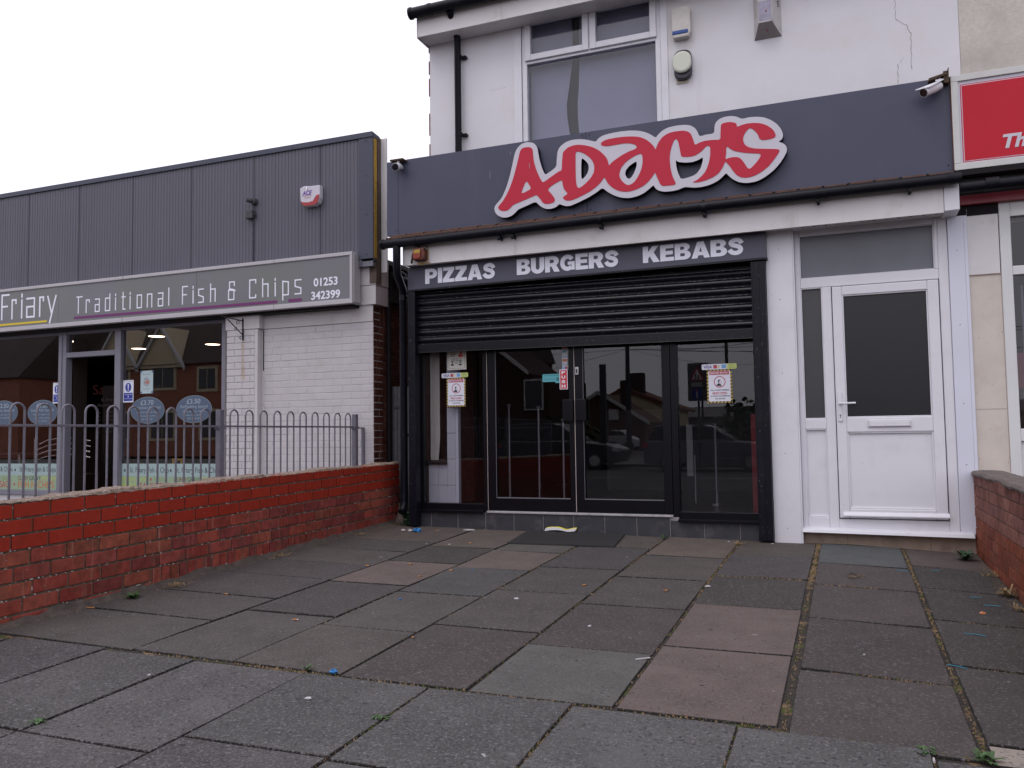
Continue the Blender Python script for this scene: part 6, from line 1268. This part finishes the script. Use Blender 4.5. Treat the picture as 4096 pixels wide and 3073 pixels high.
house('brick_house', 'red brick house with two cream gables and white bargeboards across the road', -58, -38.5, -38, 16, 6.2, 14.5, HBR, HROOF, [(-49.6, 2.0, 9.2), (-45.3, 2.0, 9.0)], [(-46.3, -44.3, 4.6, 6.0), (-50.6, -48.6, 4.6, 6.0), (-46.3, -44.3, 1.0, 2.8), (-50.6, -48.6, 1.0, 2.8), (-42, -40.6, 4.4, 5.8), (-41.8, -40.4, 1, 2.8)])
house('brick_house', 'plain red brick house with a dark roof at the far left across the road', -76, -54, -33.5, 14, 5.4, 13.0, HBR, HROOF, [], [(-63, -61, 3.2, 4.4), (-70, -68, 3.2, 4.4)])
house('brick_house', 'red brick house with a sloping white verge facing the takeaway', -38.3, -20.5, -37.9, 14, 6.2, 12.5, HBR2, HROOF, [], [(-26.5, -24.8, 3.1, 4.6)])
t = thing('brick_house', 'dark brick gable house whose verge runs down beside the open sky', 'house', (-20, -37.5, -.3), 'houses across the road')
m = MB(); m.prism([(-20.2, -.3), (-15.8, -.3), (-15.8, 4.2), (-17.2, 4.5), (-18.8, 5.8), (-20.2, 7.0)][::-1], -37.5, -45); part('wall', m, HBR2, t)
m = MB(); m.hexa([(-20.4, -37.45, 7.0), (-17.0, -37.45, 4.35), (-17.0, -37.3, 4.35), (-20.4, -37.3, 7.0), (-20.4, -37.45, 7.3), (-17.0, -37.45, 4.6), (-17.0, -37.3, 4.6), (-20.4, -37.3, 7.3)]); part('bargeboard', m, HW, t)
for a, b, c, d in ((-17.2, -16.2, 2.4, 4.0),): m = MB(); m.box(a-.1, b+.1, -37.5, -37.42, c-.1, d+.1); w1 = part('window', m, HW, t); m = MB(); m.box(a, b, -37.42, -37.4, c, d); part('pane', m, HGL, w1)
t = thing('bungalow', 'small dark gabled bungalow seen in the door glass', 'house', (-20, -60, -.3), 'houses across the road')
m = MB(); m.prism([(-23, -.3), (-15.3, -.3), (-15.3, 1.8), (-19.2, 4.3), (-23, 2.0)][::-1], -60, -68); part('wall', m, mat('brown_brick', (.11, .05, .04), .9), t)
m = MB()
for s in (-1, 1): m.hexa([(-19.2, -59.9, 4.2), (-19.2+s*4.3, -59.9, 1.55), (-19.2+s*4.3, -59.6, 1.55), (-19.2, -59.6, 4.2), (-19.2, -59.9, 4.5), (-19.2+s*4.3, -59.9, 1.85), (-19.2+s*4.3, -59.6, 1.85), (-19.2, -59.6, 4.5)])
part('bargeboard', m, HW, t); m = MB(); m.box(-18.3, -17.5, -59.9, -59.8, 2.0, 2.9); part('window', m, HW, t); part('chimney', MB().box(-17.6, -16.9, -62, -61, 3, 5.3), mat('dark_chimney', (.05, .03, .03), .9), t)
t = thing('bungalow', 'cream gabled house with a red roof and tall chimney seen in the door glass', 'house', (-18, -75, -.3), 'houses across the road')
m = MB(); m.prism([(-21.6, -.3), (-15.6, -.3), (-15.6, 3.3), (-20.6, 5.2), (-21.6, 5.0)][::-1], -75, -82); part('wall', m, HCR, t)
m = MB(); m.hexa([(-15.2, -74.6, 3.0), (-20.8, -74.6, 5.2), (-20.8, -84, 5.2), (-15.2, -84, 3.0), (-15.2, -74.6, 3.3), (-20.8, -74.6, 5.6), (-20.8, -84, 5.6), (-15.2, -84, 3.3)]); m.hexa([(-20.8, -74.6, 5.2), (-27, -74.6, 2), (-27, -84, 2), (-20.8, -84, 5.2), (-20.8, -74.6, 5.6), (-27, -74.6, 2.3), (-27, -84, 2.3), (-20.8, -84, 5.6)]); part('roof', m, HRED, t)
part('chimney', MB().box(-20.6, -19.0, -77, -76, 4.5, 7.0), mat('dark_chimney', (.05, .03, .03), .9), t)
t = thing('long_shed', 'long low pale building on the horizon seen in the window glass', 'building', (5, -90, 0)); part('wall', MB().box(-19, 35, -100, -90, -.3, 2.6), mat('shed_wall', (.30, .28, .26), .8), t); part('roof', MB().prismx([(-101, 2.6), (-89, 2.6), (-95, 3.9)], -19.5, 35), mat('shed_roof', (.14, .13, .13), .8), t)
t = thing('telegraph_pole', 'dark wooden telegraph pole with wires seen in the door glass', 'pole', (-11.73, -39.9, -.3)); part('post', MB().tube([(-11.73, -39.9, -.3), (-11.73, -39.9, 5.95)], [.17, .12], 10), INK, t); part('crossarm', MB().box(-12.1, -11.36, -39.95, -39.85, 3.9, 4.0), INK, t)
m = MB()
for i, (tx, ty, tzz) in enumerate(((8, -30, 4.9), (14, -25, 5.0), (-6, -70, 7), (-30, -36, 6.5), (-32, -60, 6), (20, -45, 5.5), (2, -20, 4.6))):
    a = Vector((-11.73, -39.9, 5.8)); b = Vector((tx, ty, tzz)); m.tube([a.lerp(b, k/8)-Vector((0, 0, .5*math.sin(math.pi*k/8))) for k in range(9)], .012, 4)
part('wire', m, INK, t)
t = thing('timber_post', 'plain dark post beside the telegraph pole', 'pole', (-9.35, -25.9, -.3)); part('post', MB().box(-9.47, -9.23, -26.0, -25.8, -.3, 3.8), INK, t)
t = thing('lamp_post', 'tall thin lamp post seen in the right side window', 'street lamp', (-4.8, -29.9, -.3)); part('column', MB().tube([(-4.8, -29.9, -.3), (-4.8, -29.9, 8)], [.09, .06], 10), PVC_GREY, t); part('lantern', MB().box(-5.0, -4.6, -29.9, -28.9, 7.95, 8.1), PVC_GREY, t)
t = thing('road_sign', 'grey board with children warning triangle and blue no through road plate', 'road sign', (-4.5, -19.9, -.3)); yS = -19.9
part('board', MB().box(-4.80, -4.12, yS-.03, yS, 1.95, 3.20), mat('sign_grey', (.10, .10, .11), .6), t); part('pole', MB().tube([(-4.35, yS-.06, -.3), (-4.35, yS-.06, 2.0)], .035, 8).tube([(-4.47, yS-.06, -.3), (-4.47, yS-.06, 2.0)], .035, 8), PVC_GREY, t)
part('triangle', MB().prism([(-4.74, 2.62), (-4.24, 2.62), (-4.49, 3.10)][::-1], yS+.012, yS+.001), INKRED, t); part('triangle_face', MB().prism([(-4.66, 2.66), (-4.32, 2.66), (-4.49, 3.0)][::-1], yS+.02, yS+.013), HW, t)
part('children', MB().box(-4.55, -4.52, yS+.021, yS+.026, 2.68, 2.84).box(-4.46, -4.43, yS+.021, yS+.026, 2.68, 2.8), INK, t); part('plate', MB().box(-4.68, -4.34, yS+.001, yS+.012, 2.42, 2.56), mat('plate_grey', (.4, .4, .4), .6), t)
part('blue_plate', MB().box(-4.66, -4.36, yS+.001, yS+.012, 2.02, 2.36), INKBLUE, t); part('tee_mark', MB().box(-4.53, -4.49, yS+.013, yS+.018, 2.05, 2.26), HW, t); part('tee_bar', MB().box(-4.57, -4.45, yS+.013, yS+.019, 2.261, 2.31), INKRED, t)
def bush(nm, x, y, z, rx, ry, rz, lb, n, seed):
    random.seed(seed); m = MB()
    for _ in range(n):
        u = random.gauss(0, 1); v = random.gauss(0, 1); w_ = random.gauss(0, 1); l = math.sqrt(u*u+v*v+w_*w_); rr = random.uniform(.7, 1.0)*(1+.15*math.sin(u*4)); p = Vector((x+rx*u/l*rr, y+ry*v/l*rr, z+rz*w_/l*rr)); s = .16
        a = Vector((random.uniform(-1, 1), random.uniform(-1, 1), random.uniform(-1, 1))).normalized()*s; b = a.cross(Vector((random.uniform(-1, 1), random.uniform(-1, 1), 1))).normalized()*s; m.face([p-a, p-b, p+a, p+b])
    t = thing(nm, lb, 'bush', (x, y, -.3)); part('crown', m, mat('bush_leaf', (.03, .05, .02), .7, .4, 3), t); part('trunk', MB().tube([(x, y, -.3), (x, y, z)], .08, 6), INK, t)
bush('bush', -2.8, -30, .8, 2.4, 1.5, 1.7, 'dark green bush seen in the right side window', 1400, 1); bush('bush', -15.5, -36, .6, 3.2, 1.5, 1.2, 'dark hedge in front of the houses across the road', 1400, 2)
def car(x0, x1, y, body, lb, h=1.68, zr=-.40, est=True, rear='left'):
    """side-on car, near side facing +y"""
    t = thing('parked_car', lb, 'car', ((x0+x1)/2, y, zr), 'cars parked across the road'); L_ = x1-x0; f = lambda u: x0+L_*u; g = lambda v: zr+v
    yN, yF = y, y-1.8
    def prof(pts, ya, yb, inset=0): 
        mb = MB(); n = len(pts); V = [(f(u), ya, g(v)) for u, v in pts]+[(f(u), yb, g(v)) for u, v in pts]; return mb.idx(V, [tuple(range(n)), tuple(range(2*n-1, n-1, -1))]+[((i+1) % n, i, n+i, n+(i+1) % n) for i in range(n)])
    lower = [(0, .35), (.02, .25), (.98, .25), (1, .4), (.995, .75), (.90, .92), (.70, 1.02), (.02, 1.05), (0, .8)]
    b = part('body', prof(lower[::-1], yN, yF), body, t, .05)
    cab = [(.03, 1.05), (.70, 1.02), (.54, h-.10), (.44, h), (.14, h), (.06, h-.18)]
    part('cabin', prof(cab[::-1], yN-.12, yF+.12), HGL, t, .04); part('roof', prof([(.06, h-.08), (.54, h-.08), (.46, h+.015), (.13, h+.015)], yN-.10, yF+.10), body, t, .03)
    for u in (.34, .53): part('pillar', MB().hexa([(f(u), yN-.125, g(1.03)), (f(u+.02), yN-.125, g(1.03)), (f(u+.02), yN-.11, g(1.03)), (f(u), yN-.11, g(1.03)), (f(u-.01), yN-.125, g(h-.08)), (f(u+.01), yN-.125, g(h-.08)), (f(u+.01), yN-.11, g(h-.08)), (f(u-.01), yN-.11, g(h-.08))]), body, t)
    for u in (.19, .81):
        for yy in (yN-.02, yF+.2):
            w1 = part('wheel', MB().tube([(f(u), yy+.03, g(.33)), (f(u), yy-.2, g(.33))], .33, 20), INK, t); part('rim', MB().tube([(f(u), yy+.04, g(.33)), (f(u), yy+.0, g(.33))], .2, 14), CHROME, w1)
    part('tail_light', MB().box(f(-.003), f(.04), yN-.25, yN+.012, g(.82), g(.98)), mat('tail_red', (.35, .01, .02), .3), t); part('headlight', MB().box(f(.95), f(1.0), yN-.35, yN+.012, g(.66), g(.80)), mat('lamp_clear', (.5, .5, .55), .2), t)
    part('side_strip', MB().box(f(.26), f(.72), yN+.001, yN+.02, g(.42), g(.47)), CHROME, t); part('window_trim', MB().box(f(.07), f(.66), yN-.119, yN-.10, g(1.045), g(1.065)), CHROME, t)
car(-12.5, -7.7, -21.9, mat('black_car_paint', (.035, .04, .05), .15), 'dark estate car reflected in the double doors', 1.72, -.40)
car(-6.5, -2.1, -20.0-.6, mat('grey_car_paint', (.12, .13, .15), .2), 'grey hatchback reflected in the right side window', 1.56, -.40)
car(-15.2, -13.4, -48, mat('silver_car_paint', (.5, .5, .52), .2), 'small silver car far down the side street', 1.4, -.3)
